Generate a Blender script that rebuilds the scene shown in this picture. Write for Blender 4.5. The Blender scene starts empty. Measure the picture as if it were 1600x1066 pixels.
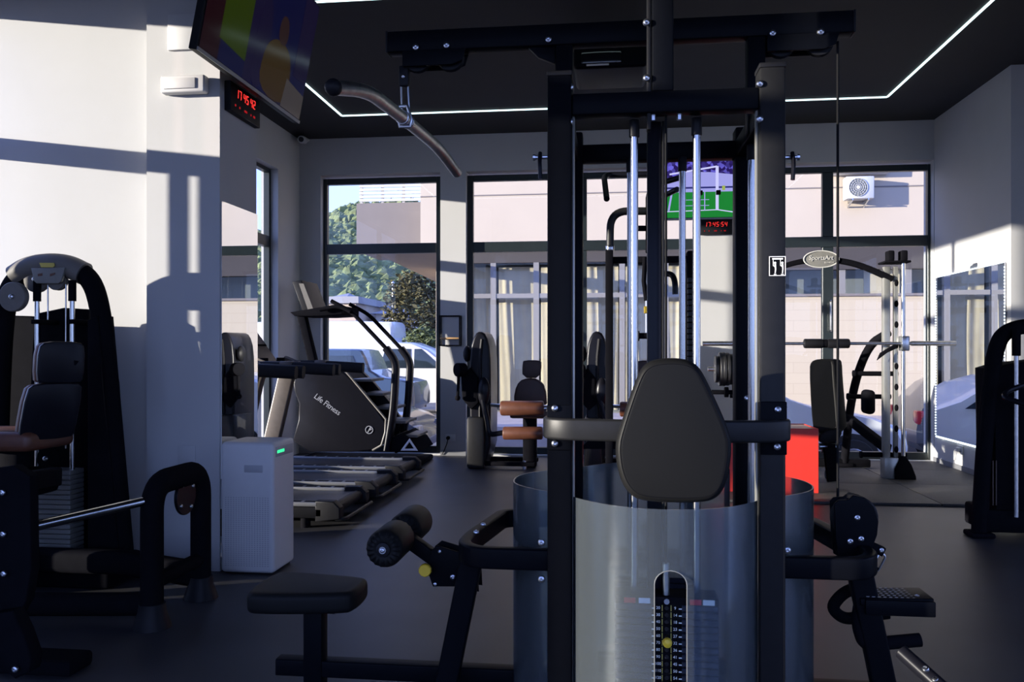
import bpy, bmesh, math, random
from math import sin, cos, pi, radians, sqrt
from mathutils import Vector, Matrix

random.seed(7)
scene = bpy.context.scene
COL = scene.collection

# ------------------------------------------------------------------ camera
EYE, YAW, FPX, HOR = 1.25, radians(6.8), 1300.0, 548.0
cs, sn = cos(YAW), sin(YAW)
cam_data = bpy.data.cameras.new('camera')
cam_data.sensor_width = 36.0
cam_data.lens = FPX / 1600.0 * 36.0
cam_data.shift_y = (HOR - 533.0) / 1600.0
cam_data.clip_end = 900
cam = bpy.data.objects.new('camera', cam_data)
cam.location = (0, 0, EYE)
cam.rotation_euler = (radians(90), 0, YAW)
COL.objects.link(cam)
scene.camera = cam

# ------------------------------------------------------------------ sky, sun, exposure
world = bpy.data.worlds.new('sky')
scene.world = world
world.use_nodes = True
nt = world.node_tree
nt.nodes.clear()
wo = nt.nodes.new('ShaderNodeOutputWorld')
bg = nt.nodes.new('ShaderNodeBackground')
tc = nt.nodes.new('ShaderNodeTexCoord')
sep = nt.nodes.new('ShaderNodeSeparateXYZ')
mr = nt.nodes.new('ShaderNodeMapRange')
mr.inputs[1].default_value = -0.05
mr.inputs[2].default_value = 0.9
rp = nt.nodes.new('ShaderNodeValToRGB')
rp.color_ramp.elements[0].color = (0.36, 0.48, 0.80, 1)
rp.color_ramp.elements[1].color = (0.15, 0.23, 0.70, 1)
e = rp.color_ramp.elements.new(0.25)
e.color = (0.30, 0.41, 0.90, 1)
nt.links.new(tc.outputs['Generated'], sep.inputs[0])
nt.links.new(sep.outputs['Z'], mr.inputs[0])
nt.links.new(mr.outputs[0], rp.inputs[0])
nt.links.new(rp.outputs[0], bg.inputs[0])
bg.inputs[1].default_value = 2.9
nt.links.new(bg.outputs[0], wo.inputs[0])

sun_data = bpy.data.lights.new('sun', 'SUN')
sun_data.energy = 13.4
sun_data.color = (1.0, 0.905, 0.80)
sun_data.angle = radians(0.6)
sun = bpy.data.objects.new('sun', sun_data)
SUN_EL, SUN_AZ = radians(6.4), radians(67)       # travel direction: 67 deg from +Y towards +X
sd = Vector((sin(SUN_AZ) * cos(SUN_EL), cos(SUN_AZ) * cos(SUN_EL), -sin(SUN_EL)))
sun.rotation_euler = sd.to_track_quat('-Z', 'Y').to_euler()
sun.location = (-20, -10, 6)
COL.objects.link(sun)

vs = scene.view_settings
vs.view_transform = 'Standard'
vs.look = 'None'
vs.exposure = 0.0
vs.gamma = 1.0
vs.use_curve_mapping = False
scene.cycles.max_bounces = 10
scene.cycles.diffuse_bounces = 5
scene.cycles.transparent_max_bounces = 24
scene.cycles.sample_clamp_indirect = 6.0

# ------------------------------------------------------------------ survey helpers (photo -> room metres)
def at(px, py, Y):
    r = (px - 800) / FPX
    zc = Y / (cs + r * sn)
    return Vector((zc * (r * cs - sn), Y, EYE - (py - HOR) / FPX * zc))
def atx(px, py, X):
    r = (px - 800) / FPX
    zc = X / (r * cs - sn)
    return Vector((X, zc * (cs + r * sn), EYE - (py - HOR) / FPX * zc))
def atd(px, py, zc):
    r = (px - 800) / FPX
    return Vector((zc * (r * cs - sn), zc * (cs + r * sn), EYE - (py - HOR) / FPX * zc))
def V(*a): return Vector(a)

# ------------------------------------------------------------------ materials
MATS = {}
def mat(name, color, rough=0.5, metal=0.0, vary=0.0, vscale=20.0, bump=0.0, bscale=80.0, coat=0.0, spec=0.5, emit=None, estr=0.0):
    m = bpy.data.materials.new(name)
    m.use_nodes = True
    n = m.node_tree.nodes
    l = m.node_tree.links
    b = n['Principled BSDF']
    b.inputs['Base Color'].default_value = (*color, 1)
    b.inputs['Roughness'].default_value = rough
    b.inputs['Metallic'].default_value = metal
    b.inputs['Specular IOR Level'].default_value = spec
    b.inputs['Coat Weight'].default_value = coat
    if emit:
        b.inputs['Emission Color'].default_value = (*emit, 1)
        b.inputs['Emission Strength'].default_value = estr
    t = n.new('ShaderNodeTexCoord')
    if vary > 0:
        no = n.new('ShaderNodeTexNoise')
        no.inputs['Scale'].default_value = vscale
        no.inputs['Detail'].default_value = 4
        l.new(t.outputs['Object'], no.inputs['Vector'])
        r = n.new('ShaderNodeValToRGB')
        r.color_ramp.elements[0].position = 0.3
        r.color_ramp.elements[1].position = 0.7
        r.color_ramp.elements[0].color = (*[max(0, c * (1 - vary)) for c in color], 1)
        r.color_ramp.elements[1].color = (*[min(1, c * (1 + vary)) for c in color], 1)
        l.new(no.outputs['Fac'], r.inputs[0])
        l.new(r.outputs[0], b.inputs['Base Color'])
    if bump > 0:
        no2 = n.new('ShaderNodeTexNoise')
        no2.inputs['Scale'].default_value = bscale
        no2.inputs['Detail'].default_value = 3
        l.new(t.outputs['Object'], no2.inputs['Vector'])
        bp = n.new('ShaderNodeBump')
        bp.inputs['Strength'].default_value = bump
        bp.inputs['Distance'].default_value = 0.004
        l.new(no2.outputs['Fac'], bp.inputs['Height'])
        l.new(bp.outputs[0], b.inputs['Normal'])
    MATS[name] = m
    return m

def glass_mat(name, tint, refl=1.0):
    m = bpy.data.materials.new(name)
    m.use_nodes = True
    n = m.node_tree.nodes
    l = m.node_tree.links
    n.clear()
    o = n.new('ShaderNodeOutputMaterial')
    mix = n.new('ShaderNodeMixShader')
    tr = n.new('ShaderNodeBsdfTransparent')
    tr.inputs[0].default_value = (*tint, 1)
    gl = n.new('ShaderNodeBsdfGlossy')
    gl.inputs['Roughness'].default_value = 0.0
    gl.inputs[0].default_value = (refl, refl, refl, 1)
    fr = n.new('ShaderNodeFresnel')
    fr.inputs[0].default_value = 1.42
    geo = n.new('ShaderNodeNewGeometry')      # thin sheet: only the entry face reflects
    mu = n.new('ShaderNodeMath'); mu.operation = 'MULTIPLY'
    iv = n.new('ShaderNodeMath'); iv.operation = 'SUBTRACT'; iv.inputs[0].default_value = 1.0
    l.new(geo.outputs['Backfacing'], iv.inputs[1])
    l.new(fr.outputs[0], mu.inputs[0]); l.new(iv.outputs[0], mu.inputs[1])
    l.new(mu.outputs[0], mix.inputs[0])
    l.new(tr.outputs[0], mix.inputs[1])
    l.new(gl.outputs[0], mix.inputs[2])
    l.new(mix.outputs[0], o.inputs[0])
    MATS[name] = m
    return m

def emit_mat(name, color, strength):
    m = bpy.data.materials.new(name)
    m.use_nodes = True
    n = m.node_tree.nodes
    n.clear()
    o = n.new('ShaderNodeOutputMaterial')
    em = n.new('ShaderNodeEmission')
    em.inputs[0].default_value = (*color, 1)
    em.inputs[1].default_value = strength
    m.node_tree.links.new(em.outputs[0], o.inputs[0])
    MATS[name] = m
    return m

mat('wall_paint', (0.44, 0.44, 0.44), 0.7, vary=0.02, vscale=3, bump=0.06, bscale=120)
mat('ceiling_black', (0.011, 0.011, 0.012), 0.8, vary=0.1, vscale=4)
mat('floor_rubber', (0.036, 0.036, 0.040), 0.42, vary=0.25, vscale=2.2, bump=0.12, bscale=260, spec=0.36)
mat('mat_rubber', (0.038, 0.036, 0.036), 0.62, vary=0.3, vscale=60, bump=0.3, bscale=300, spec=0.35)
mat('window_metal', (0.012, 0.018, 0.020), 0.38, vary=0.1, spec=0.5)
mat('black_steel', (0.0035, 0.004, 0.006), 0.42, vary=0.08, vscale=30, bump=0.015, bscale=300, spec=0.05)
mat('charcoal_steel', (0.013, 0.013, 0.014), 0.42, spec=0.2, vary=0.08, vscale=30, bump=0.015, bscale=300)
mat('machine_black', (0.006, 0.006, 0.008), 0.72, spec=0.012, vary=0.1, vscale=20)
mat('machine_gloss', (0.007, 0.007, 0.010), 0.3, spec=0.16, vary=0.1, vscale=20)
mat('grey_plastic', (0.13, 0.12, 0.105), 0.5, vary=0.06)
mat('dark_plastic', (0.010, 0.010, 0.012), 0.48, spec=0.15, vary=0.1)
mat('leather_black', (0.009, 0.009, 0.009), 0.5, bump=0.04, bscale=420, spec=0.11)
mat('leather_brown', (0.10, 0.035, 0.018), 0.45, vary=0.15, vscale=15, bump=0.05, bscale=300)
mat('leather_dark_brown', (0.045, 0.022, 0.015), 0.5, vary=0.15, vscale=15, bump=0.05, bscale=300)
mat('chrome', (0.52, 0.52, 0.52), 0.2, 1.0)
mat('steel_bar', (0.56, 0.55, 0.54), 0.33, 1.0, vary=0.15, vscale=40, bump=0.1, bscale=600)
mat('zinc', (0.55, 0.57, 0.60), 0.28, 1.0)
mat('silver_paint', (0.36, 0.36, 0.33), 0.35, 0.6, vary=0.05)
mat('stack_grey', (0.17, 0.17, 0.16), 0.45, 0.2, vary=0.05)
mat('cast_iron', (0.02, 0.02, 0.022), 0.5, vary=0.2)
mat('plate_navy', (0.006, 0.010, 0.026), 0.4)
mat('white_plastic', (0.52, 0.52, 0.52), 0.42, vary=0.015)
mat('mesh_plastic', (0.34, 0.345, 0.36), 0.5)
mat('yellow_plastic', (0.75, 0.50, 0.03), 0.4, vary=0.05)
mat('gold_knob', (0.42, 0.24, 0.05), 0.4)
mat('red_paint', (0.70, 0.035, 0.02), 0.42, vary=0.04)
mat('red_box_top', (0.62, 0.42, 0.36), 0.6, vary=0.06)
mat('wood', (0.42, 0.25, 0.11), 0.55, vary=0.25, vscale=9)
mat('print_white', (0.82, 0.82, 0.82), 0.6)
mat('print_grey', (0.22, 0.23, 0.27), 0.6)
mat('print_yellow', (0.62, 0.50, 0.10), 0.5)
mat('logo_grey', (0.19, 0.185, 0.165), 0.4, vary=0.05)
mat('logo_light', (0.55, 0.54, 0.50), 0.4)
mat('screen_black', (0.006, 0.006, 0.008), 0.08, spec=0.6)
mat('cable_black', (0.006, 0.006, 0.007), 0.6, spec=0.1)
mat('cable_white', (0.55, 0.55, 0.55), 0.5)
mat('mirror', (0.86, 0.88, 0.88), 0.0, 1.0)
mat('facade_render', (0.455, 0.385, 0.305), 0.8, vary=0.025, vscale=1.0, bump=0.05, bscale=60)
mat('facade_taupe', (0.17, 0.15, 0.145), 0.85, vary=0.04, vscale=2)  # darker taupe paint of the wing, also panel joint and band sill
mat('lintel_shadow', (0.05, 0.043, 0.042), 0.8, vary=0.05, vscale=2)  # shadow under the soffit put into the lintel colour
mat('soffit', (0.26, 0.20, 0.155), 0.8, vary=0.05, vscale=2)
mat('facade_frame', (0.20, 0.19, 0.185), 0.5)
mat('curtain', (0.52, 0.43, 0.29), 0.85, vary=0.06, vscale=3)
mat('pavement', (0.42, 0.37, 0.35), 0.8, vary=0.08, vscale=4, bump=0.1, bscale=50)
mat('asphalt', (0.20, 0.19, 0.185), 0.85, vary=0.12, vscale=3, bump=0.2, bscale=90)
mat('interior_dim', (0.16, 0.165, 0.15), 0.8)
mat('hill_earth', (0.115, 0.14, 0.055), 0.9, vary=0.35, vscale=0.15)
mat('hill_rock', (0.25, 0.225, 0.18), 0.9, vary=0.3, vscale=0.4)
mat('leaf_green', (0.115, 0.145, 0.055), 0.8, vary=0.45, vscale=0.6)
mat('leaf_dark', (0.085, 0.075, 0.028), 0.8, vary=0.5, vscale=1.6)
mat('bark', (0.10, 0.07, 0.045), 0.9, vary=0.3)
mat('house_white', (0.50, 0.47, 0.44), 0.8, vary=0.03)
mat('house_tan', (0.46, 0.37, 0.29), 0.8, vary=0.03)
mat('roof_grey', (0.28, 0.28, 0.30), 0.8, vary=0.1)
mat('car_white', (0.60, 0.60, 0.61), 0.25, coat=0.5)
mat('car_navy', (0.025, 0.045, 0.085), 0.25, coat=0.6)
mat('car_charcoal', (0.05, 0.052, 0.065), 0.25, coat=0.6)
mat('car_taupe', (0.10, 0.092, 0.09), 0.3, coat=0.5)
mat('car_glass', (0.02, 0.03, 0.04), 0.05, spec=0.7)
mat('tyre', (0.012, 0.012, 0.013), 0.75, vary=0.2)
mat('rim', (0.35, 0.35, 0.37), 0.35, 0.8)
mat('tail_red', (0.55, 0.02, 0.03), 0.2)
mat('plate_white', (0.72, 0.72, 0.74), 0.5)
mat('tread_deck', (0.035, 0.035, 0.04), 0.35, vary=0.1)
mat('tread_side', (0.28, 0.285, 0.30), 0.4, 0.5)
mat('bronze_panel', (0.10, 0.082, 0.068), 0.42, 0.3, vary=0.08)
mat('console_glass', (0.14, 0.125, 0.125), 0.18, spec=0.7)
glass_mat('pane', (0.97, 0.985, 0.985))
glass_mat('far_pane', (0.93, 0.95, 0.955))
emit_mat('led_white', (0.72, 0.96, 1.0), 2.4)
emit_mat('led_mirror', (0.80, 0.90, 1.0), 2.4)
emit_mat('led_red', (1.0, 0.04, 0.035), 1.5)
emit_mat('led_red_dim', (0.7, 0.02, 0.03), 0.5)
emit_mat('led_green', (0.05, 1.0, 0.35), 1.3)
for nm, c, s in (('scr_green', (0.012, 0.22, 0.035), 1.0), ('scr_blue', (0.05, 0.05, 0.40), 0.4), ('scr_pale', (0.42, 0.42, 0.95), 0.85),
                 ('scr_white', (0.62, 0.62, 1.0), 1.0), ('scr_red', (0.55, 0.04, 0.08), 0.8), ('scr_lime', (0.10, 0.17, 0.008), 0.75),
                 ('scr_navy', (0.012, 0.014, 0.11), 1.0), ('scr_ochre', (0.13, 0.075, 0.015), 0.9), ('scr_maroon', (0.05, 0.012, 0.02), 0.9),
                 ('scr_sand', (0.20, 0.17, 0.17), 0.9), ('scr_skin', (0.10, 0.05, 0.05), 0.8), ('scr_violet', (0.03, 0.02, 0.10), 0.9), ('scr_yellow', (0.4, 0.5, 0.1), 0.9)):
    mat(nm, (0.004,0.004,0.004), 0.12, spec=0.5, emit=c, estr=s)
for nm in ('scr_lime','scr_navy','scr_ochre','scr_maroon','scr_sand','scr_skin','scr_violet'):
    MATS[nm].node_tree.nodes['Principled BSDF'].inputs['Emission Strength'].default_value *= .2

def crowd_mat():
    m = bpy.data.materials.new('scr_crowd')
    m.use_nodes = True
    n, l = m.node_tree.nodes, m.node_tree.links
    n.clear()
    o = n.new('ShaderNodeOutputMaterial')
    em = n.new('ShaderNodeEmission')
    t = n.new('ShaderNodeTexCoord')
    v = n.new('ShaderNodeTexVoronoi')
    v.inputs['Scale'].default_value = 26
    r = n.new('ShaderNodeValToRGB')
    r.color_ramp.elements[0].color = (0.02, 0.01, 0.10, 1)
    r.color_ramp.elements[1].color = (0.16, 0.14, 0.75, 1)
    r.color_ramp.elements[0].position = 0.35
    sp = n.new('ShaderNodeSeparateColor')
    l.new(t.outputs['Object'], v.inputs['Vector'])
    l.new(v.outputs['Color'], sp.inputs[0])
    l.new(sp.outputs[0], r.inputs[0])
    l.new(r.outputs[0], em.inputs[0])
    l.new(em.outputs[0], o.inputs[0])
    MATS['scr_crowd'] = m
crowd_mat()

def tile_mat():
    m = mat('facade_tile', (0.45, 0.385, 0.29), 0.8)
    n, l = m.node_tree.nodes, m.node_tree.links
    b = n['Principled BSDF']
    t = n.new('ShaderNodeTexCoord')
    mp = n.new('ShaderNodeMapping')
    mp.inputs['Rotation'].default_value = (radians(90), 0, 0)
    br = n.new('ShaderNodeTexBrick')
    br.inputs['Color1'].default_value = (0.45, 0.385, 0.29, 1)
    br.inputs['Color2'].default_value = (0.44, 0.375, 0.283, 1)
    br.inputs['Mortar'].default_value = (0.40, 0.34, 0.255, 1)
    br.inputs['Scale'].default_value = 1.0
    br.inputs['Brick Width'].default_value = 1.4
    br.inputs['Row Height'].default_value = 0.22
    br.inputs['Mortar Size'].default_value = 0.008
    l.new(t.outputs['Object'], mp.inputs[0])
    l.new(mp.outputs[0], br.inputs['Vector'])
    l.new(br.outputs[0], b.inputs['Base Color'])
tile_mat()

def frosted_mat():
    m = bpy.data.materials.new('frosted')
    m.use_nodes = True
    n, l = m.node_tree.nodes, m.node_tree.links
    n.clear()
    o = n.new('ShaderNodeOutputMaterial')
    mix = n.new('ShaderNodeMixShader')
    mix2 = n.new('ShaderNodeMixShader')
    rf = n.new('ShaderNodeBsdfRefraction')
    rf.inputs['Color'].default_value = (0.80, 0.88, 0.93, 1)
    rf.inputs['IOR'].default_value = 1.12
    rf.inputs['Roughness'].default_value = 0.18
    df = n.new('ShaderNodeBsdfDiffuse')
    df.inputs[0].default_value = (0.50, 0.58, 0.64, 1)
    gl = n.new('ShaderNodeBsdfGlossy')
    gl.inputs['Roughness'].default_value = 0.16
    fr = n.new('ShaderNodeFresnel')
    fr.inputs[0].default_value = 1.5
    mix2.inputs[0].default_value = 0.065
    l.new(rf.outputs[0], mix2.inputs[1])
    l.new(df.outputs[0], mix2.inputs[2])
    l.new(fr.outputs[0], mix.inputs[0])
    l.new(mix2.outputs[0], mix.inputs[1])
    l.new(gl.outputs[0], mix.inputs[2])
    l.new(mix.outputs[0], o.inputs[0])
    MATS['frosted'] = m
frosted_mat()

# ------------------------------------------------------------------ mesh builder
def chaikin(pts, n=2, closed=True):
    for _ in range(n):
        out = []
        k = len(pts)
        rng = range(k) if closed else range(k - 1)
        if not closed: out.append(pts[0])
        for i in rng:
            a, b = pts[i], pts[(i + 1) % k]
            out.append(tuple(a[j] * .75 + b[j] * .25 for j in range(len(a))))
            out.append(tuple(a[j] * .25 + b[j] * .75 for j in range(len(a))))
        if not closed: out.append(pts[-1])
        pts = out
    return pts

def rounded(pts, rad, n=5):
    pts = [Vector(p) for p in pts]
    out = [pts[0]]
    for i in range(1, len(pts) - 1):
        p, a, b = pts[i], pts[i - 1], pts[i + 1]
        r = rad[i] if isinstance(rad, (list, tuple)) else rad
        u = (a - p); v = (b - p)
        d = min(r, u.length * .49, v.length * .49)
        u.normalize(); v.normalize()
        p0, p1 = p + u * d, p + v * d
        for k in range(n + 1):
            t = k / n
            out.append(p0 * (1 - t) ** 2 + p * 2 * t * (1 - t) + p1 * t * t)
    out.append(pts[-1])
    return out

def rrect(w, h, r=0.008, n=3):
    out = []
    r = min(r, w * .49, h * .49)
    for cx, cy, a0 in ((w/2-r, h/2-r, 0), (-w/2+r, h/2-r, 90), (-w/2+r, -h/2+r, 180), (w/2-r, -h/2+r, 270)):
        for k in range(n + 1):
            a = radians(a0 + 90 * k / n)
            out.append((cx + r * cos(a), cy + r * sin(a)))
    return out

class MB:
    def __init__(s): s.v = []; s.f = []
    def add(s, vs, fs):
        o = len(s.v)
        s.v += [Vector(v) for v in vs]
        s.f += [tuple(i + o for i in f) for f in fs]
        return s
    def box(s, x0, x1, y0, y1, z0, z1):
        vs = [(x, y, z) for z in (z0, z1) for y in (y0, y1) for x in (x0, x1)]
        return s.add(vs, [(0,2,3,1), (4,5,7,6), (0,1,5,4), (2,6,7,3), (0,4,6,2), (1,3,7,5)])
    def rbox(s, x0, x1, y0, y1, z0, z1, r=0.006, n=2):
        """box with rounded edges: rounded outline in XY lofted in Z"""
        w, d = x1 - x0, y1 - y0
        r = min(r, w*.45, d*.45, (z1-z0)*.45)
        rings = []
        cx, cy = (x0 + x1)/2, (y0 + y1)/2
        for k in range(n + 1):
            a = pi/2 * k / n
            ins = r * (1 - sin(a)); z = z0 + r * (1 - cos(a))
            rings.append((ins, z))
        for k in range(n, -1, -1):
            a = pi/2 * k / n
            rings.append((r * (1 - sin(a)), z1 - r * (1 - cos(a))))
        loops = []
        for ins, z in rings:
            loops.append([(cx + p[0], cy + p[1], z) for p in rrect(w - 2*ins, d - 2*ins, max(r - ins*.5, .0006), n)])
        return s.loft(loops)
    def loft(s, loops, cap=True, closed=False):
        n = len(loops[0]); vs = [p for L in loops for p in L]; fs = []
        m = len(loops)
        for i in range(m if closed else m - 1):
            j = (i + 1) % m
            for k in range(n):
                k2 = (k + 1) % n
                fs.append((i*n + k, i*n + k2, j*n + k2, j*n + k))
        if cap and not closed:
            fs.append(tuple(range(n - 1, -1, -1)))
            fs.append(tuple((m-1)*n + k for k in range(n)))
        return s.add(vs, fs)
    def sweep(s, path, prof, up=(0,0,1), closed=False, scale=None):
        P = [Vector(p) for p in path]
        rmf = up is None
        up = Vector((0,0,1)) if rmf else Vector(up); m = len(P); loops = []
        for i in range(m):
            if closed:
                a = (P[i] - P[i-1]).normalized(); b = (P[(i+1) % m] - P[i]).normalized()
            else:
                a = (P[i] - P[i-1]).normalized() if i > 0 else (P[1] - P[0]).normalized()
                b = (P[i+1] - P[i]).normalized() if i < m - 1 else a
            t = a + b
            t = t.normalized() if t.length > 1e-6 else b
            u = up - t * up.dot(t)
            if u.length < 0.05 or (rmf and i == 0 and u.length < 0.3):
                q = Vector((1,0,0)) if abs(t.x) < .8 else Vector((0,1,0))
                u = q - t * q.dot(t)
            u.normalize()
            if rmf: up = u.copy()
            side = t.cross(u).normalized()
            sc = scale[i] if scale else 1.0
            # mitre along the in-plane bend direction
            ca = max(0.4, a.dot(t))
            bend = (b - a)
            bl = bend.length
            loop = []
            for (x, y) in prof:
                d = (side * x + u * y) * sc
                if bl > 1e-5:
                    bd = bend / bl
                    d = d + bd * d.dot(bd) * (1/ca - 1)
                loop.append(P[i] + d)
            loops.append(loop)
        return s.loft(loops, cap=not closed, closed=closed)
    def tube(s, path, r, n=10, closed=False, up=None, scale=None):
        return s.sweep(path, [(r*cos(2*pi*k/n), r*sin(2*pi*k/n)) for k in range(n)], up, closed, scale)
    def bar(s, path, w, h, r=0.008, up=(0,0,1), closed=False):
        return s.sweep(path, rrect(w, h, r), up, closed)
    def oval(s, path, w, h, n=16, up=(0,0,1), scale=None):
        return s.sweep(path, [(w/2*cos(2*pi*k/n), h/2*sin(2*pi*k/n)) for k in range(n)], up, False, scale)
    def lathe(s, prof, origin, axis, n=20, cap=True):
        o = Vector(origin); ax = Vector(axis).normalized()
        q = Vector((0,0,1)) if abs(ax.z) < .9 else Vector((1,0,0))
        u = (q - ax * q.dot(ax)).normalized(); w = ax.cross(u)
        loops = [[o + ax*t + (u*cos(2*pi*k/n) + w*sin(2*pi*k/n))*r for k in range(n)] for r, t in prof]
        return s.loft(loops, cap)
    def cyl(s, a, b, r, n=16, bev=0.0):
        a, b = Vector(a), Vector(b); L = (b - a).length
        if bev: pr = [(r-bev, 0), (r-bev*.3, bev*.3), (r, bev), (r, L-bev), (r-bev*.3, L-bev*.3), (r-bev, L)]
        else: pr = [(r, 0), (r, L)]
        return s.lathe(pr, a, b - a, n)
    def ball(s, c, r, n=12, sq=(1,1,1)):
        c = Vector(c); loops = []
        m = max(6, n//2)
        for i in range(m + 1):
            a = -pi/2 + pi*i/m
            rr = max(cos(a), 0.02)
            loops.append([c + Vector((r*sq[0]*rr*cos(2*pi*k/n), r*sq[1]*rr*sin(2*pi*k/n), r*sq[2]*sin(a))) for k in range(n)])
        return s.loft(loops)
    def plate(s, poly, d, bev=0.0, n=3):
        """poly: list of 3D points (planar, convex-ish), extruded along vector d with softened rims"""
        P = [Vector(p) for p in poly]; d = Vector(d); L = d.length; dn = d / L
        k = len(P)
        c = sum(P, Vector()) / k
        def inset(amt):
            if amt < 1e-7: return P
            out = []
            for i in range(k):
                e1 = (P[i] - P[i-1]); e2 = (P[(i+1) % k] - P[i])
                if e1.length < 1e-9: e1 = e2
                if e2.length < 1e-9: e2 = e1
                n1 = dn.cross(e1.normalized()); n2 = dn.cross(e2.normalized())
                nn = n1 + n2
                nn = nn.normalized() if nn.length > 1e-6 else n1
                if nn.dot(c - P[i]) < 0 and (n1.dot(c - P[i]) < 0): nn = -nn
                out.append(P[i] + nn * amt)
            return out
        if bev <= 0:
            return s.loft([P, [p + d for p in P]])
        loops = []
        for i in range(n + 1):
            a = pi/2 * i / n
            loops.append([p + dn * bev * (1 - cos(a)) for p in inset(bev * (1 - sin(a)))])
        for i in range(n, -1, -1):
            a = pi/2 * i / n
            loops.append([p + dn * (L - bev * (1 - cos(a))) for p in inset(bev * (1 - sin(a)))])
        return s.loft(loops)
    def mesh(s, name, origin=(0,0,0), angle=35):
        o = Vector(origin)
        me = bpy.data.meshes.new(name)
        me.from_pydata([tuple(v - o) for v in s.v], [], s.f)
        bm = bmesh.new(); bm.from_mesh(me)
        bmesh.ops.recalc_face_normals(bm, faces=bm.faces)
        for f in bm.faces: f.smooth = bool(angle)
        bm.to_mesh(me); bm.free()
        if angle: me.set_sharp_from_angle(angle=radians(angle))
        return me

ORG = {}
def origin_of(o):
    while o is not None:
        if o in ORG: return ORG[o]
        o = o.parent
    return Vector((0,0,0))
def obj(name, mb, m, parent=None, angle=35):
    me = mb.mesh(name, origin_of(parent) if parent else (0,0,0), angle) if isinstance(mb, MB) else mb
    o = bpy.data.objects.new(name, me)
    if m: 
        me.materials.clear(); me.materials.append(MATS[m])
    COL.objects.link(o)
    o.parent = parent
    return o
def tag(o, label=None, cat=None, group=None, kind=None):
    if label: o['label'] = label
    if cat: o['category'] = cat
    if group: o['group'] = group
    if kind: o['kind'] = kind
    return o
def thing(name, label, cat, base, group=None):
    o = bpy.data.objects.new(name, None)
    o.empty_display_size = 0.1
    o.location = base
    COL.objects.link(o)
    ORG[o] = Vector(base)
    return tag(o, label, cat, group)
def single(name, mb, m, base, label, cat, group=None, angle=35):
    """a thing that is one mesh"""
    me = mb.mesh(name, base, angle)
    o = bpy.data.objects.new(name, me)
    o.location = base
    me.materials.append(MATS[m])
    COL.objects.link(o)
    ORG[o] = Vector(base)
    return tag(o, label, cat, group)
def struct(name, mb, m, parent=None, angle=30):
    o = obj(name, mb, m, parent, angle)
    if parent is None: o['kind'] = 'structure'
    return o
def copy_tree(o, loc=None, label=None, parent=None):
    c = o.copy(); COL.objects.link(c); c.parent = parent
    if loc is not None: c.location = loc
    if label: c['label'] = label
    for ch in list(o.children): copy_tree(ch, None, None, c)
    return c
def text_mb(txt, size, P, right, up, depth=0.002, spacing=1.0, shear=0.0, align='CENTER'):
    cu = bpy.data.curves.new('t', 'FONT')
    cu.body = txt; cu.size = size; cu.align_x = align; cu.align_y = 'CENTER'; cu.resolution_u = 2
    cu.space_character = spacing; cu.shear = shear; cu.extrude = depth / 2
    ob = bpy.data.objects.new('t', cu); COL.objects.link(ob)
    dg = bpy.context.evaluated_depsgraph_get(); dg.update()
    me = bpy.data.meshes.new_from_object(ob.evaluated_get(dg))
    right = Vector(right).normalized(); up = Vector(up).normalized(); nn = right.cross(up); P = Vector(P)
    mb = MB()
    mb.add([P + right*v.co.x + up*v.co.y + nn*v.co.z for v in me.vertices], [tuple(p.vertices) for p in me.polygons])
    bpy.data.objects.remove(ob); bpy.data.curves.remove(cu); bpy.data.meshes.remove(me)
    return mb
BOLT = {}
def bolt(parent, p, nrm, r=0.011, m='zinc', name='bolt'):
    key = (round(r, 4), tuple(round(x, 2) for x in Vector(nrm).normalized()), m)
    if key not in BOLT:
        mb = MB().lathe([(r, -.002), (r, r*.18), (r*.82, r*.5), (r*.42, r*.68), (r*.36, r*.45), (.001, r*.42)], (0,0,0), nrm, 12)
        BOLT[key] = mb.mesh('bolt'); BOLT[key].materials.append(MATS[m])
    o = bpy.data.objects.new(name, BOLT[key])
    COL.objects.link(o); o.parent = parent
    o.location = Vector(p) - origin_of(parent)
    return o
SEG = {'0':'abcdef','1':'bc','2':'abged','3':'abgcd','4':'fgbc','5':'afgcd','6':'afgedc','7':'abc','8':'abcdefg','9':'abcdfg'}
def seven(txt, P, right, up, h, nrm):
    P, right, up, nrm = Vector(P), Vector(right), Vector(up), Vector(nrm)
    mb = MB(); w = h*.5; t = h*.09; x = 0
    up2 = up + right*.12
    def seg(x0, y0, x1, y1):
        q = [P + right*a + up2*b for a, b in ((x0,y0), (x1,y0), (x1,y1), (x0,y1))]
        mb.add(q + [p + nrm*.002 for p in q], [(0,1,2,3), (4,5,6,7), (0,1,5,4), (1,2,6,5), (2,3,7,6), (3,0,4,7)])
    for ch in txt:
        if ch == ':':
            for yy in (h*.28, h*.66): seg(x, yy, x + t, yy + t)
            x += t + h*.22; continue
        if ch == ' ':
            x += h*.34; continue
        for c in SEG[ch]:
            if c == 'a': seg(x+t*.4, h-t, x+w-t*.4, h)
            if c == 'd': seg(x+t*.4, 0, x+w-t*.4, t)
            if c == 'g': seg(x+t*.4, h/2-t/2, x+w-t*.4, h/2+t/2)
            if c == 'f': seg(x, h/2+t*.3, x+t, h-t*.3)
            if c == 'b': seg(x+w-t, h/2+t*.3, x+w, h-t*.3)
            if c == 'e': seg(x, t*.3, x+t, h/2-t*.3)
            if c == 'c': seg(x+w-t, t*.3, x+w, h/2-t*.3)
        x += w + h*.26
    return mb, x

# =================================================================== THE ROOM
XL, XR, YB, CEIL = -3.77, 3.57, 9.75, 3.82
TR0, TR1 = 2.43, 2.55            # transom rail
WTOP = 3.35
struct('floor', MB().box(-3.97, 5.8, -1.4, 10.05, -0.12, 0.0), 'floor_rubber')
struct('ceiling', MB().box(-3.97, 5.8, -1.4, 10.05, CEIL, CEIL + 0.15), 'ceiling_black')

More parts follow.
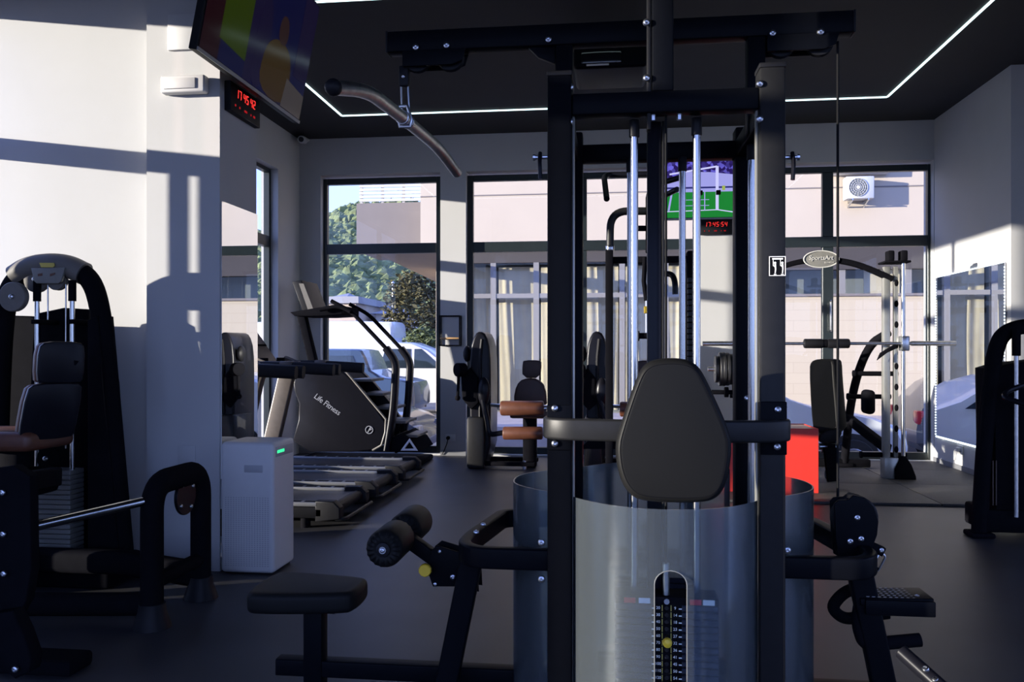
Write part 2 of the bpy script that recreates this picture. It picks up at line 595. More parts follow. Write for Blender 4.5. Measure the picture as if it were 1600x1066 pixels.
def wall_with_openings(name, axis, c0, c1, s0, s1, holes, top):
    """axis 'x': wall runs along X, thickness c0..c1 in Y; axis 'y': runs along Y, thickness in X"""
    mb = MB()
    def bx(a0, a1, z0, z1):
        if a1 - a0 < 1e-4 or z1 - z0 < 1e-4: return
        if axis == 'x': mb.box(a0, a1, c0, c1, z0, z1)
        else: mb.box(c0, c1, a0, a1, z0, z1)
    cur = s0
    for (a0, a1, z0, z1) in holes:
        bx(cur, a0, 0, top); bx(a0, a1, 0, z0); bx(a0, a1, z1, top); cur = a1
    bx(cur, s1, 0, top)
    return struct(name, mb, 'wall_paint')

LEFT_HOLES = [(-0.7, 1.06, 0.04, 3.30), (3.21, 3.58, 0.04, 3.30), (3.66, 4.58, 0.04, 3.30), (4.70, 9.10, 0.04, 3.32)]
wall_with_openings('wall_left', 'y', XL - 0.20, XL, -1.4, 10.05, LEFT_HOLES, CEIL)
ax0, ax1 = at(501, 0, YB).x, at(688, 0, YB).x
bx0, bx1 = at(728, 0, YB).x, at(1095, 0, YB).x
cx0, cx1 = at(1146, 0, YB).x, at(1459, 0, YB).x
BACK_HOLES = [(ax0, ax1, 0.02, WTOP + .03), (bx0, bx1, 0.02, WTOP + .03), (cx0, cx1, 0.02, WTOP + .03)]
wall_with_openings('wall_back', 'x', YB, YB + 0.30, XL, XR, BACK_HOLES, CEIL)
struct('wall_partition', MB().box(XL, -2.64, 4.58, 4.70, 0, CEIL), 'wall_paint')
pil = struct('wall_pillar', MB().box(-2.64, -2.20, 4.48, 4.97, 0, CEIL), 'wall_paint')
obj('access_panel', MB().rbox(at(279,0,4.48).x, at(306,0,4.48).x, 4.474, 4.482, at(290,726,4.48).z, at(290,696,4.48).z, .002), 'wall_paint', pil)
obj('electrical_panel', MB().rbox(at(264,0,4.48).x, at(314,0,4.48).x, 4.462, 4.482, at(290,79,4.48).z, at(290,23,4.48).z, .004), 'white_plastic', pil)
struct('wall_right', MB().box(XR, XR + 0.2, 7.96, 10.05, 0, CEIL), 'wall_paint')
struct('wall_right_return', MB().box(XR + .2, 5.8, 7.96, 8.16, 0, CEIL), 'wall_paint')
wall_with_openings('wall_right_front', 'y', 5.6, 5.8, -1.4, 7.96, [(-1.0, 4.6, .04, 3.35)], CEIL)
wall_with_openings('wall_rear', 'x', -1.4, -1.2, -3.77, 5.6, [(-3.6, 5.3, .04, 3.35)], CEIL)
# baseboards
struct('baseboard_back', MB().box(XL, ax0, YB - .012, YB, 0, .07).box(ax1, bx0, YB - .012, YB, 0, .07).box(bx1, cx0, YB - .012, YB, 0, .07), 'tread_side')
struct('baseboard_right', MB().box(XR - .012, XR, 7.97, YB, 0, .07), 'tread_side')
struct('baseboard_partition', MB().box(XL, -2.65, 4.568, 4.58, 0, .07), 'tread_side')

# rubber gym tiles on the right, each a child of the platform
plat = bpy.data.objects.new('floor_mat', None); COL.objects.link(plat); plat['kind'] = 'structure'
plat['label'] = 'black rubber tile platform under the smith machine'
xs = [0.63, 1.63, 2.63, 3.55]; ys = [7.02, 8.02, 9.02, 9.73]
for i in range(3):
    for j in range(3):
        obj('rubber_tile', MB().rbox(xs[i] + .003, xs[i+1] - .003, ys[j] + .003, ys[j+1] - .003, 0.0, 0.022, .003), 'mat_rubber', plat)

# ---------------------------------------------------------------- glazing
def glazing(name, axis, c, a0, a1, z0, z1, mulls, transom=True, fw=0.07, fd=0.07, low_only=False):
    """axis 'x': pane plane Y=c between X a0..a1 ; axis 'y': plane X=c between Y a0..a1"""
    w = bpy.data.objects.new(name, None); COL.objects.link(w); w['kind'] = 'structure'
    def bx(p, q, z_0, z_1, d):
        mb = MB()
        if axis == 'x': mb.rbox(p, q, c - d/2, c + d/2, z_0, z_1, .004, 1)
        else: mb.rbox(c - d/2, c + d/2, p, q, z_0, z_1, .004, 1)
        return mb
    obj('jamb', bx(a0, a0 + fw, z0, z1, fd), 'window_metal', w); obj('jamb', bx(a1 - fw, a1, z0, z1, fd), 'window_metal', w)
    obj('head_rail', bx(a0 + fw, a1 - fw, z1 - fw, z1, fd), 'window_metal', w)
    obj('sill_rail', bx(a0 + fw, a1 - fw, z0, z0 + .08, fd), 'window_metal', w)
    if transom: obj('transom', bx(a0 + fw, a1 - fw, TR0, TR1, fd + .01), 'window_metal', w)
    cuts = [a0 + fw]
    for (m0, m1) in mulls:
        for zz0, zz1 in (((z0 + .08, TR0), (TR1, z1 - fw))[:1 if low_only else 2]):
            obj('mullion', bx(m0, m1, zz0, zz1, fd), 'window_metal', w)
        cuts += [m0, m1]
    cuts.append(a1 - fw)
    for k in range(0, len(cuts), 2):
        if cuts[k+1] - cuts[k] < .01: continue
        for zz0, zz1 in (((z0 + .08, TR0), (TR1, z1 - fw)) if transom else ((z0 + .08, z1 - fw),)):
            mb = MB()
            if axis == 'x': mb.box(cuts[k], cuts[k+1], c - .004, c + .004, zz0, zz1)
            else: mb.box(c - .004, c + .004, cuts[k], cuts[k+1], zz0, zz1)
            obj('pane', mb, 'pane', w, angle=0)
    return w
YW = 9.88
g = lambda px: at(px, 0, YW).x
glazing('window_1', 'x', YW, g(504), ax1 + .0, .02, WTOP, [])
w2 = glazing('window_2', 'x', YW, bx0, bx1, .02, WTOP, [(g(905), g(917))])
w3 = glazing('window_3', 'x', YW, cx0, g(1458), .02, WTOP, [(g(1284), g(1301))])
obj('door_handle', MB().tube(rounded([at(1298,470,YW-.04)+V(0,.03,0), at(1298,470,YW-.09), at(1298,518,YW-.09), at(1298,518,YW-.04)+V(0,.03,0)], .02), .012, 8), 'chrome', w3)
XW = XL - 0.12
glazing('window_4', 'y', XW, 4.70, 9.10, .04, 3.32, [(6.04, 6.10), (7.45, 7.51)], fw=.045)
glazing('window_5', 'y', XW, 3.66, 4.58, .04, 3.30, [(3.69, 3.806), (3.852, 3.882)], fw=.03, low_only=True)
glazing('window_6', 'y', XW, 3.21, 3.58, .04, 3.30, [], fw=.02)
glazing('window_7', 'y', XW, -0.7, 1.06, .04, 3.30, [], fw=.04)

glazing('window_8', 'x', -1.3, -3.6, 5.3, .04, 3.35, [(-.2, -.13), (2.5, 2.57)])
glazing('window_9', 'y', 5.7, -1.0, 4.6, .04, 3.35, [(1.8, 1.87)])

# ---------------------------------------------------------------- ceiling light lines
led = thing('led_light_line', 'white LED light line forming a rectangle in the black ceiling', 'light', (0, 7.3, CEIL))
LX0, LX1, LY0, LY1 = -2.92, 2.77, 5.90, 8.80
for (x0, x1, y0, y1) in ((LX0, LX1, LY1 - .009, LY1 + .009), (LX0, LX1, LY0 - .009, LY0 + .009)):
    obj('light_strip', MB().box(x0, x1, y0, y1, CEIL - .012, CEIL - .001), 'led_white', led)
for x in (LX0, LX1):
    obj('light_strip', MB().box(x - .009, x + .009, LY0 + .012, LY1 - .012, CEIL - .012, CEIL - .001), 'led_white', led)
# black ceiling fan-coil unit
fx0, fx1 = at(896, 0, 6.4).x, at(1012, 0, 6.4).x
fz0, fz1 = at(950, 105, 6.4).z, at(950, 68, 6.4).z
ac = thing('ceiling_air_unit', 'black air unit hung under the dark ceiling above the tower', 'air conditioner', ((fx0+fx1)/2, 6.6, fz0))
obj('casing', MB().rbox(fx0, fx1, 6.4, 6.95, fz0, fz1, .03, 3), 'black_steel', ac)
obj('louvre', MB().rbox(fx0 + .06, fx1 - .2, 6.39, 6.41, fz0 + .03, fz1 - .03, .004), 'screen_black', ac)
obj('badge', MB().box(fx0 + .10, fx0 + .27, 6.385, 6.392, fz0 + .012, fz0 + .024), 'logo_light', ac)
for xx in (fx0 + .06, fx1 - .06):
    obj('hanger', MB().box(xx - .015, xx + .015, 6.6, 6.63, fz1 - .01, CEIL - .001), 'black_steel', ac)

# ---------------------------------------------------------------- mirrors
mp = thing('pillar_mirror', 'tall mirror on the shaded side of the white pillar', 'mirror', (-2.19, 4.72, 0.1))
obj('glass', MB().box(-2.198, -2.190, 4.485, 4.965, 0.08, atx(344, 313, -2.19).z), 'mirror', mp, angle=0)
mz0, mz1, my0, my1 = .315, 2.052, 8.06, 9.66
mw = thing('wall_mirror', 'large wall mirror edged with white LED dots beside the smith machine', 'mirror', (3.56, 8.9, mz0))
obj('glass', MB().box(3.556, 3.568, my0, my1, mz0, mz1), 'mirror', mw, angle=0)
obj('light_strip', MB().box(3.550, 3.562, my0, my1, mz0 - .018, mz0 - .001), 'led_mirror', mw)
obj('light_strip', MB().box(3.550, 3.562, my0, my1, mz1 + .001, mz1 + .012), 'led_mirror', mw)
for yy in (my0 - .012, my1 + .012):
    obj('light_strip', MB().box(3.556, 3.562, yy - .008, yy + .008, mz0, mz1), 'print_grey', mw)
    mb = MB(); k = int((mz1 - mz0) / .03)
    for i in range(k):
        zc = mz0 + .015 + i * .03
        mb.box(3.550, 3.556, yy - .006, yy + .006, zc - .008, zc + .008)
    tag(obj('light_dots', mb, 'led_mirror', mw), kind='stuff')

# ---------------------------------------------------------------- wall fittings
em = thing('emergency_lamp', 'white emergency lamp box on the sunlit pillar under the panel', 'lamp', at(285, 146, 4.47))
ex0, ex1 = at(250, 0, 4.42).x, at(319, 0, 4.42).x
ez0, ez1 = at(285, 144, 4.42).z, at(285, 117, 4.42).z
obj('housing', MB().rbox(ex0, ex1, 4.42, 4.479, ez0, ez1, .01, 3), 'white_plastic', em)
obj('diffuser', MB().rbox(ex0 + .02, ex1 - .05, 4.412, 4.425, ez0 + .02, ez1 - .018, .004), 'white_plastic', em)
cc = thing('security_camera', 'small white security camera in the upper corner by the left window', 'camera', at(473, 228, 9.6))
p = at(473, 220, 9.58)
obj('mount', MB().cyl(p + V(0, .05, .03), V(p.x, YB, p.z + .05), .02, 12), 'white_plastic', cc)
obj('body', MB().cyl(p + V(-.02, .10, .03), p + V(.02, -.10, -.01), .045, 18, .01), 'white_plastic', cc)
obj('lens', MB().cyl(p + V(.02, -.095, -.008), p + V(.022, -.11, -.012), .03, 16), 'screen_black', cc)
sx0, sx1, sz0, sz1 = at(687.5, 0, 9.68).x, at(719, 0, 9.68).x, at(700, 540, 9.68).z, at(700, 494, 9.68).z
sh = thing('wall_shelf', 'black metal frame shelf with wooden board between two back windows', 'shelf', ((sx0+sx1)/2, 9.74, sz0))
for yy in (9.64, 9.738):
    obj('frame', MB().bar([V(sx0,yy,sz0), V(sx1,yy,sz0), V(sx1,yy,sz1), V(sx0,yy,sz1)], .014, .014, .002, up=(0,1,0), closed=True), 'black_steel', sh)
for x in (sx0, sx1):
    obj('frame', MB().box(x - .007, x + .007, 9.65, 9.735, sz0 - .007, sz0 + .007), 'black_steel', sh)
obj('board', MB().rbox(sx0 + .007, sx1 - .007, 9.63, 9.74, sz0 + .075, sz0 + .095, .003), 'wood', sh)
def socket(base, nrm_y, label, plug=True):
    s = thing('wall_socket', label, 'socket', base)
    b = Vector(base)
    if nrm_y:
        obj('plate', MB().rbox(b.x - .06, b.x + .06, b.y - .02, b.y, b.z - .042, b.z + .042, .004), 'white_plastic', s)
        if plug:
            obj('plug', MB().cyl(b + V(-.022, -.055, 0), b + V(-.022, -.015, 0), .022, 14), 'cable_black', s)
            obj('cord', MB().tube(rounded([b + V(-.022, -.05, 0), b + V(-.03, -.06, -.06), b + V(-.07, -.03, -.15), b + V(-.10, -.02, -b.z + .012)], .05), .006, 6), 'cable_black', s)
    else:
        obj('plate', MB().rbox(b.x - .02, b.x, b.y - .06, b.y + .06, b.z - .045, b.z + .045, .004), 'white_plastic', s)
        obj('plug', MB().rbox(b.x - .05, b.x - .015, b.y - .03, b.y + .02, b.z - .02, b.z + .025, .006), 'white_plastic', s)
        obj('cord', MB().tube(rounded([b + V(-.03, .03, 0), b + V(-.03, .10, -.02), b + V(-.02, .13, -.12)], .03), .005, 6), 'cable_white', s)
    return s
socket(at(704, 684, YB - .001), True, 'white wall socket with black cord low between two back windows')
socket(atx(1502, 703, XR - .001), False, 'white wall socket under the LED edged mirror')

# ---------------------------------------------------------------- digital clocks
def wall_clock(label, P, right, nrm, w, h, txt):
    P, right, nrm = Vector(P), Vector(right), Vector(nrm); up = V(0,0,1)
    t = thing('digital_clock', label, 'clock', P)
    q = [P + right*a*w/2 + up*b*h/2 for a, b in ((-1,-1), (1,-1), (1,1), (-1,1))]
    obj('case', MB().plate(q, nrm*.04, .006), 'dark_plastic', t)
    mb, L = seven(txt, (0,0,0), (1,0,0), (0,1,0), h*.30, (0,0,1))
    mb, L = seven(txt, P + nrm*.041 - right*L/2 + up*h*.04, right, up, h*.30, nrm)
    obj('digits', mb, 'led_red', t, angle=0)
    mb = MB()
    for a, ww in ((-.36,.03), (-.22,.03), (-.02,.09), (.16,.02), (.27,.06)):
        c = P + nrm*.041 + right*a*w - up*h*.25
        mb.plate([c + right*x*w + up*y for x, y in ((-ww/2,-h*.035), (ww/2,-h*.035), (ww/2,h*.035), (-ww/2,h*.035))], nrm*.002)
    obj('indicators', mb, 'led_red_dim', t, angle=0)
    return t
ck = (atx(352, 152, -2.16) + atx(400, 166, -2.16)) / 2
wall_clock('black digital clock with red numerals on the pillar under the tilted television', V(-2.20, 4.735, ck.z), (0,1,0), (1,0,0), .40, .17, '17 45 42')
ck2 = at(1119, 355, YB - .04)
wall_clock('black digital clock with red numerals on the back wall below the football screen', V(ck2.x, YB, ck2.z), (1,0,0), (0,-1,0), .36, .17, '17:45:54')

# ---------------------------------------------------------------- televisions
def tv(label, O, right, up, w, h, patches, arm, screen_text=None):
    """O: centre of the bottom edge, front face"""
    O, right, up = Vector(O), Vector(right).normalized(), Vector(up).normalized()
    n = right.cross(up)
    t = thing('television', label, 'television', O)
    q = [O + right*a + up*b for a, b in ((-w/2,0), (w/2,0), (w/2,h), (-w/2,h))]
    obj('case', MB().plate([p - n*.045 for p in q], n*.045, .008), 'dark_plastic', t)
    obj('bezel', MB().plate([O + right*a + up*b + n*.001 for a, b in ((-w/2,0), (w/2,0), (w/2,.018), (-w/2,.018))], n*.006), 'tread_side', t)
    s = obj('screen', MB().plate([O + right*a + up*b + n*.0005 for a, b in ((-w/2+.012,.02), (w/2-.012,.02), (w/2-.012,h-.012), (-w/2+.012,h-.012))], n*.002), 'screen_black', t, angle=0)
    W, H, B = w - .03, h - .04, .024
    for k, (m, poly) in enumerate(patches):
        P = [O + right*(-W/2 + a*W) + up*(B + b*H) + n*(.003 + k*.00025) for a, b in poly]
        obj('picture', MB().plate(P, n*.0002), m, s, angle=0)
    mb = MB()
    for a, b in arm: mb.bar([a, b], .05, .05, .006)
    obj('bracket', mb, 'black_steel', t)
    return t
R = lambda x0, y0, x1, y1: [(x0,y0), (x1,y0), (x1,y1), (x0,y1)]
tl = radians(11)
upv = V(sin(tl), 0, cos(tl))
tv('large television tilted down on the pillar side showing green and blue picture', V(-2.045, 4.595, 2.745), (0,1,0), upv, 1.36, .78,
   [('scr_navy', R(0,0,1,1)), ('scr_maroon', R(0,0,.14,1)), ('scr_lime', [(.13,.15), (.36,.12), (.36,1), (.13,1)]), ('scr_violet', R(.36,.0,.44,1)), ('scr_violet', R(.84,.3,1,1)),
    ('scr_violet', chaikin([(.42,0), (.54,0), (.55,.58), (.51,.70), (.45,.70), (.42,.55)], 2)), ('scr_skin', chaikin([(.46,.70), (.50,.70), (.51,.80), (.50,.86), (.47,.86), (.455,.80)], 2)),
    ('scr_ochre', chaikin([(.50,0), (.82,0), (.81,.34), (.74,.47), (.60,.47), (.51,.34)], 2)), ('scr_skin', chaikin([(.635,.45), (.705,.45), (.725,.56), (.70,.68), (.64,.68), (.615,.56)], 2)),
    ('scr_sand', [(.76,0), (1,0), (1,.20), (.78,.24)])],
   [(V(-2.20, 4.6, 3.1), V(-2.03, 4.6, 3.1)), (V(-2.20, 4.8, 3.05), V(-2.03, 4.8, 3.1))])
tb = at(1105, 343, YB - .08); tt = at(1105, 247, YB - .08)
tw, th = 1.14, tt.z - tb.z
tvx = at(1108, 0, YB - .08).x
grass = R(0,0,1,.44)
tv('wall television on the back wall showing a green football pitch and goal', V(tvx, YB - .08, tb.z), (1,0,0), (0,0,1), tw, th,
   [('scr_crowd', R(0,0,1,1)), ('scr_pale', R(0,.42,1,.66)), ('scr_green', R(0,0,1,.44)), ('scr_blue', R(0,.50,1,.53)), ('scr_pale', [(.2,.66), (.6,.66), (.9,.62), (.9,.7), (.5,.78), (.2,.8)]),
    ('scr_white', R(.565,.12,.595,.88)), ('scr_white', [(.1,.74), (.58,.86), (.58,.89), (.1,.77)]), ('scr_white', [(.06,.10), (.58,.12), (.58,.135), (.06,.115)]),
    ('scr_white', [(.58,.12), (1,.0), (1,.02), (.59,.135)]), ('scr_red', chaikin([(.34,.34), (.38,.28), (.42,.36), (.41,.55), (.37,.62), (.34,.52)], 2)),
    ('scr_white', R(.955,.28,.975,.5)), ('scr_yellow', R(.63,.46,.66,.54)), ('scr_pale', [(.08,.12), (.10,.12), (.14,.5), (.12,.5)]), ('scr_pale', R(.2,.2,.5,.21)), ('scr_pale', R(.2,.3,.5,.31)), ('scr_pale', R(.24,.12,.25,.5)), ('scr_pale', R(.45,.12,.46,.5))],
   [(V(tvx - .1, YB - .12, tb.z + .3), V(tvx - .1, YB, tb.z + .3)), (V(tvx + .1, YB - .12, tb.z + .3), V(tvx + .1, YB, tb.z + .3))])

# =================================================================== OUTSIDE
GZ = -0.55
struct('ground_street', MB().box(-60, 60, 11.0, 70, GZ - .2, GZ).box(-60, -4.3, -1.8, 11.0, GZ - .2, GZ).box(-60, 60, -60, -1.8, GZ - .2, GZ).box(6.2, 60, -1.8, 11.0, GZ - .2, GZ), 'asphalt')
struct('ground_sidewalk', MB().box(-4.3, 8, 10.05, 11.0, GZ - .2, -0.06), 'pavement')
struct('ground_terrace', MB().box(at(722,0,15).x, 30, 14.6, 19.5, GZ, -0.10), 'pavement')

FY = 18.0
fz = lambda py: at(1000, py, FY).z
fX0 = at(657, 0, FY).x
bd = thing('street_building', 'beige building across the street seen through the back windows', 'building', (8, FY, -0.1))
OV = fz(385)
obj('upper_wall', MB().box(fX0, 30, FY, FY + 3.5, OV, 9.5), 'facade_render', bd)
obj('panel_joint', MB().box(fX0, 30, FY - .012, FY + .01, fz(300) - .012, fz(300) + .012), 'facade_taupe', bd)
SX0 = at(681, 0, FY).x
wx = [at(p, 0, FY + .14).x for p in (722, 771, 838, 905, 972, 1040, 1107)]
W1 = wx[-1]
wz0, wzm0, wzm1, wz1 = -0.05, at(800, 466, FY + .14).z, at(800, 459, FY + .14).z, at(800, 411, FY + .14).z
# recessed shop front
obj('soffit', MB().box(SX0, W1, FY + .02, FY + .3, OV - .02, OV + .0), 'soffit', bd)
obj('lintel', MB().box(SX0, W1, FY + .10, FY + .4, wz1, OV - .02), 'lintel_shadow', bd)
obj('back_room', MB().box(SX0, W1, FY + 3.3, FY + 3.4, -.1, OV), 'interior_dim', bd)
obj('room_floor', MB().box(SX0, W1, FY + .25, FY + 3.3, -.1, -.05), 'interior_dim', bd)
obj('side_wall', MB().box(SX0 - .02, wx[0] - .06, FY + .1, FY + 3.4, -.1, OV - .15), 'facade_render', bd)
for k in range(len(wx)):
    obj('shop_mullion', MB().box(wx[k] - .06, wx[k] + .06, FY + .10, FY + .22, wz0, wz1), 'facade_frame', bd)
for k in range(len(wx) - 1):
    obj('shop_rail', MB().box(wx[k] + .06, wx[k+1] - .06, FY + .11, FY + .21, wzm0, wzm1), 'facade_frame', bd)
    for z0, z1 in ((wz0, wzm0), (wzm1, wz1)):
        obj('shop_pane', MB().box(wx[k] + .06, wx[k+1] - .06, FY + .15, FY + .17, z0, z1), 'far_pane', bd, angle=0)
    # draped curtain: gathered sheet with folds
    a, b = wx[k] + .08, wx[k+1] - .08
    mb = MB(); nx, nz = 26, 14; vs = []; fs = []
    for sgn in (0, 1):
        for i in range(nx + 1):
            for j in range(nz + 1):
                u, v = i/nx, j/nz
                x = a + (b - a) * u; z = wz0 + (wz1 - wz0) * v * .98
                gather = 0.10 * sin(pi*v) * (1 if k % 2 else -1)
                y = FY + .40 + .012*sin(u*15 + k) + .008*sin(u*29 + 3*v + k) + gather*.25*u + sgn*.01
                vs.append((x + .06*sin(v*3.1 + k*2)*sin(pi*u), y, z))
    m1 = (nx + 1)*(nz + 1)
    for i in range(nx):
        for j in range(nz):
            q = (i*(nz+1)+j, (i+1)*(nz+1)+j, (i+1)*(nz+1)+j+1, i*(nz+1)+j+1)
            fs.append(q); fs.append(tuple(m1 + t for t in q[::-1]))
    mb.add(vs, fs)
    obj('curtain', mb, 'curtain', bd)
# right part: tiled wall with a window band on top
bz0, bz1 = fz(465), fz(424)
obj('tile_wall', MB().box(W1, 30, FY + .05, FY + .4, -.1, bz0), 'facade_tile', bd)
obj('band_sill', MB().box(W1, 30, FY, FY + .45, bz0, bz0 + .05), 'facade_taupe', bd)
obj('band_lintel', MB().box(W1, 30, FY + .06, FY + .4, bz1, OV), 'lintel_shadow', bd)
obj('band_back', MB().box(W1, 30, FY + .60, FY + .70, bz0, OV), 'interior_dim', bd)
bxs = [W1 + .1 + i * 1.32 for i in range(20)]
for i in range(len(bxs) - 1):
    obj('band_post', MB().box(bxs[i] - .06, bxs[i] + .06, FY + .1, FY + .3, bz0 + .05, bz1), 'facade_frame', bd)
    obj('band_pane', MB().box(bxs[i] + .06, bxs[i+1] - .06, FY + .18, FY + .2, bz0 + .05, bz1), 'far_pane', bd, angle=0)
    if i % 3 != 1:
        obj('band_blind', MB().box(bxs[i] + .5, bxs[i+1] - .1, FY + .34, FY + .36, bz0 + .06, bz1), 'curtain', bd)
# outdoor condenser
cA, cB = at(1322, 311, FY - .32), at(1366, 275, FY - .32)
oc = thing('outdoor_condenser', 'white outdoor air conditioner unit on the beige building wall', 'air conditioner', V(cA.x, FY, cA.z))
obj('casing', MB().rbox(cA.x, cB.x, FY - .34, FY - .06, cA.z, cB.z, .02), 'white_plastic', oc)
fc = V(cA.x + (cB.x - cA.x)*.42, FY - .345, (cA.z + cB.z)/2)
fr = (cB.z - cA.z)*.40
obj('fan_recess', MB().cyl(fc, fc + V(0,.004,0), fr, 24), 'interior_dim', oc)
for q in (1, .78, .56, .34):
    obj('grille_ring', MB().tube([fc + V(fr*q*cos(2*pi*i/24), -.006, fr*q*sin(2*pi*i/24)) for i in range(24)], .006, 5, closed=True, up=(0,1,0)), 'mesh_plastic', oc)
for i in range(8):
    d = V(cos(pi*i/8 + .4), 0, sin(pi*i/8 + .4))
    obj('grille_spoke', MB().tube([fc - d*fr + V(0,-.006,0), fc + d*fr + V(0,-.006,0)], .004, 5, up=(0,1,0)), 'mesh_plastic', oc)
obj('fan_hub', MB().cyl(fc + V(0,-.014,0), fc, fr*.2, 14), 'white_plastic', oc)
for x in (cA.x + .12, cB.x - .12):
    obj('bracket', MB().bar([V(x, FY, cA.z - .12), V(x, FY - .36, cA.z - .015)], .03, .03, .003).bar([V(x, FY, cA.z - .016), V(x, FY - .36, cA.z - .016)], .03, .03, .003), 'zinc', oc)
aw = at(1301, 272, FY - .2), at(1390, 262, FY - .2)
obj('sign_box', MB().rbox(aw[0].x, aw[1].x, FY - .22, FY, aw[0].z, aw[0].z + .5, .01), 'white_plastic', bd)

# the taller wing further left, with a white slatted balcony rail
WY = 19.0
wA, wB = at(557, 0, WY).x, at(657, 0, WY).x
wz = at(600, 392, WY).z
wt = at(600, 317, WY).z
wing = thing('building_wing', 'taupe building wing with white slatted balcony rail left of the facade', 'building', (wA, WY, wz))
obj('wall', MB().box(wA, fX0 - .02, WY, WY + 2, wz, wt), 'facade_taupe', wing)
for k in range(7):
    z = wt + .04 + k*.083
    obj('slat', MB().box(wA + .06, fX0 - .03, WY + .02, WY + .06, z, z + .058), 'white_plastic', wing)
for k in range(4):
    x = wA + .1 + (fX0 - wA - .25)*k/3
    obj('rail_post', MB().box(x - .03, x + .03, WY + .06, WY + .12, wt, wt + .62), 'white_plastic', wing)
cz = fz(404) - .14
cq_ = [at(588, 0, 15.3), at(699, 0, 15.3), at(722, 0, 22.5), at(688, 0, 22.5)]
obj('canopy', MB().plate([V(p.x, p.y, cz) for p in cq_], V(0,0,.12)), 'soffit', bd, angle=10)

# hill
def hill_z(x, y):
    t = max(0.0, min(1.0, (y - 55) / 120.0))
    s = t*t*(3 - 2*t)
    return GZ - 1 + s * (33 + 5*sin(x*.045 + 1) + 3*sin(x*.11)) + 1.2*sin(x*.21)*sin(y*.17)*s
mb = MB(); nx, ny = 60, 30; vs = []; fs = []
for i in range(nx + 1):
    for j in range(ny + 1):
        x = -190 + 250*i/nx; y = 50 + 150*j/ny
        vs.append((x, y, hill_z(x, y)))
for i in range(nx):
    for j in range(ny): fs.append((i*(ny+1)+j, (i+1)*(ny+1)+j, (i+1)*(ny+1)+j+1, i*(ny+1)+j+1))
mb.add(vs, fs)
struct('ground_hill', mb, 'hill_rock')
def blob_mesh(n, fn, rmin, rmax, seed):
    rnd = random.Random(seed); mb = MB()
    for _ in range(n):
        x, y, z = fn(rnd); r = rnd.uniform(rmin, rmax)
        loops = []
        ph = rnd.random()*6
        for i in range(5):
            a = -pi/2*.85 + pi*.85*i/4
            loops.append([V(x + r*cos(a)*cos(2*pi*k/7 + ph)*rnd.uniform(.75,1.2), y + r*cos(a)*sin(2*pi*k/7 + ph)*rnd.uniform(.75,1.2), z + r*sin(a)*rnd.uniform(.8,1.15)) for k in range(7)])
        mb.loft(loops)
    return mb
def onhill(rnd):
    while True:
        y = 62 + 106*rnd.random()
        x = -y*.62 + y*.75*rnd.random()
        if y > 128 and rnd.random() < .62: continue
        if y < 62: continue
        return x, y, hill_z(x, y) + .8
fo = obj('hill_trees', blob_mesh(8000, onhill, .55, 1.5, 3), 'leaf_green', None, angle=0)
tag(fo, 'dense green trees covering the hillside beyond the left window', 'trees', kind='stuff')

def house(label, x0, x1, y, d, z0, z1, wall, flat, wins, rise=.6):
    h = thing('house', label, 'house', ((x0+x1)/2, y, z0))
    obj('wall', MB().box(x0, x1, y, y + d, z0, z1), wall, h)
    if flat: obj('roof', MB().box(x0 - .2, x1 + .2, y - .2, y + d + .2, z1, z1 + .35), 'roof_grey', h)
    else:
        m = (y + y + d)/2
        mb = MB().add([(x0-.3,y-.3,z1), (x1+.3,y-.3,z1), (x1+.3,y+d+.3,z1), (x0-.3,y+d+.3,z1), (x0+.5,m,z1+rise), (x1-.5,m,z1+rise)], [(0,1,5,4), (1,2,5), (2,3,4,5), (3,0,4), (3,2,1,0)])
        obj('roof', mb, 'roof_grey', h, angle=10)
    for (u, v) in wins:
        x = x0 + (x1 - x0)*u; z = z0 + (z1 - z0)*v
        w = obj('window', MB().box(x - .45, x + .45, y - .06, y + .02, z - .55, z + .55), 'white_plastic', h)
        obj('pane', MB().box(x - .35, x + .35, y - .075, y - .05, z - .45, z + .45), 'car_glass', w)
    return h
HY = 42
hx = lambda p, Y=HY: at(p, 0, Y).x
hzz = lambda py, Y=HY: at(560, py, Y).z
house('tan house wall at the foot of the hill', hx(505), hx(556), HY, 7, GZ, hzz(474), 'house_tan', True, [(.6,.55)])
house('long grey roofed house right of the tan house', hx(562, HY+2)+.9, hx(608, HY+2), HY + 2, 7, GZ, hzz(488), 'house_white', False, [(.3,.72), (.75,.72)])
house('small white house higher up behind the tan house', hx(509, 52), hx(535, 52), 52, 6, GZ, at(520, 468, 52).z, 'house_white', False, [(.5,.8)])

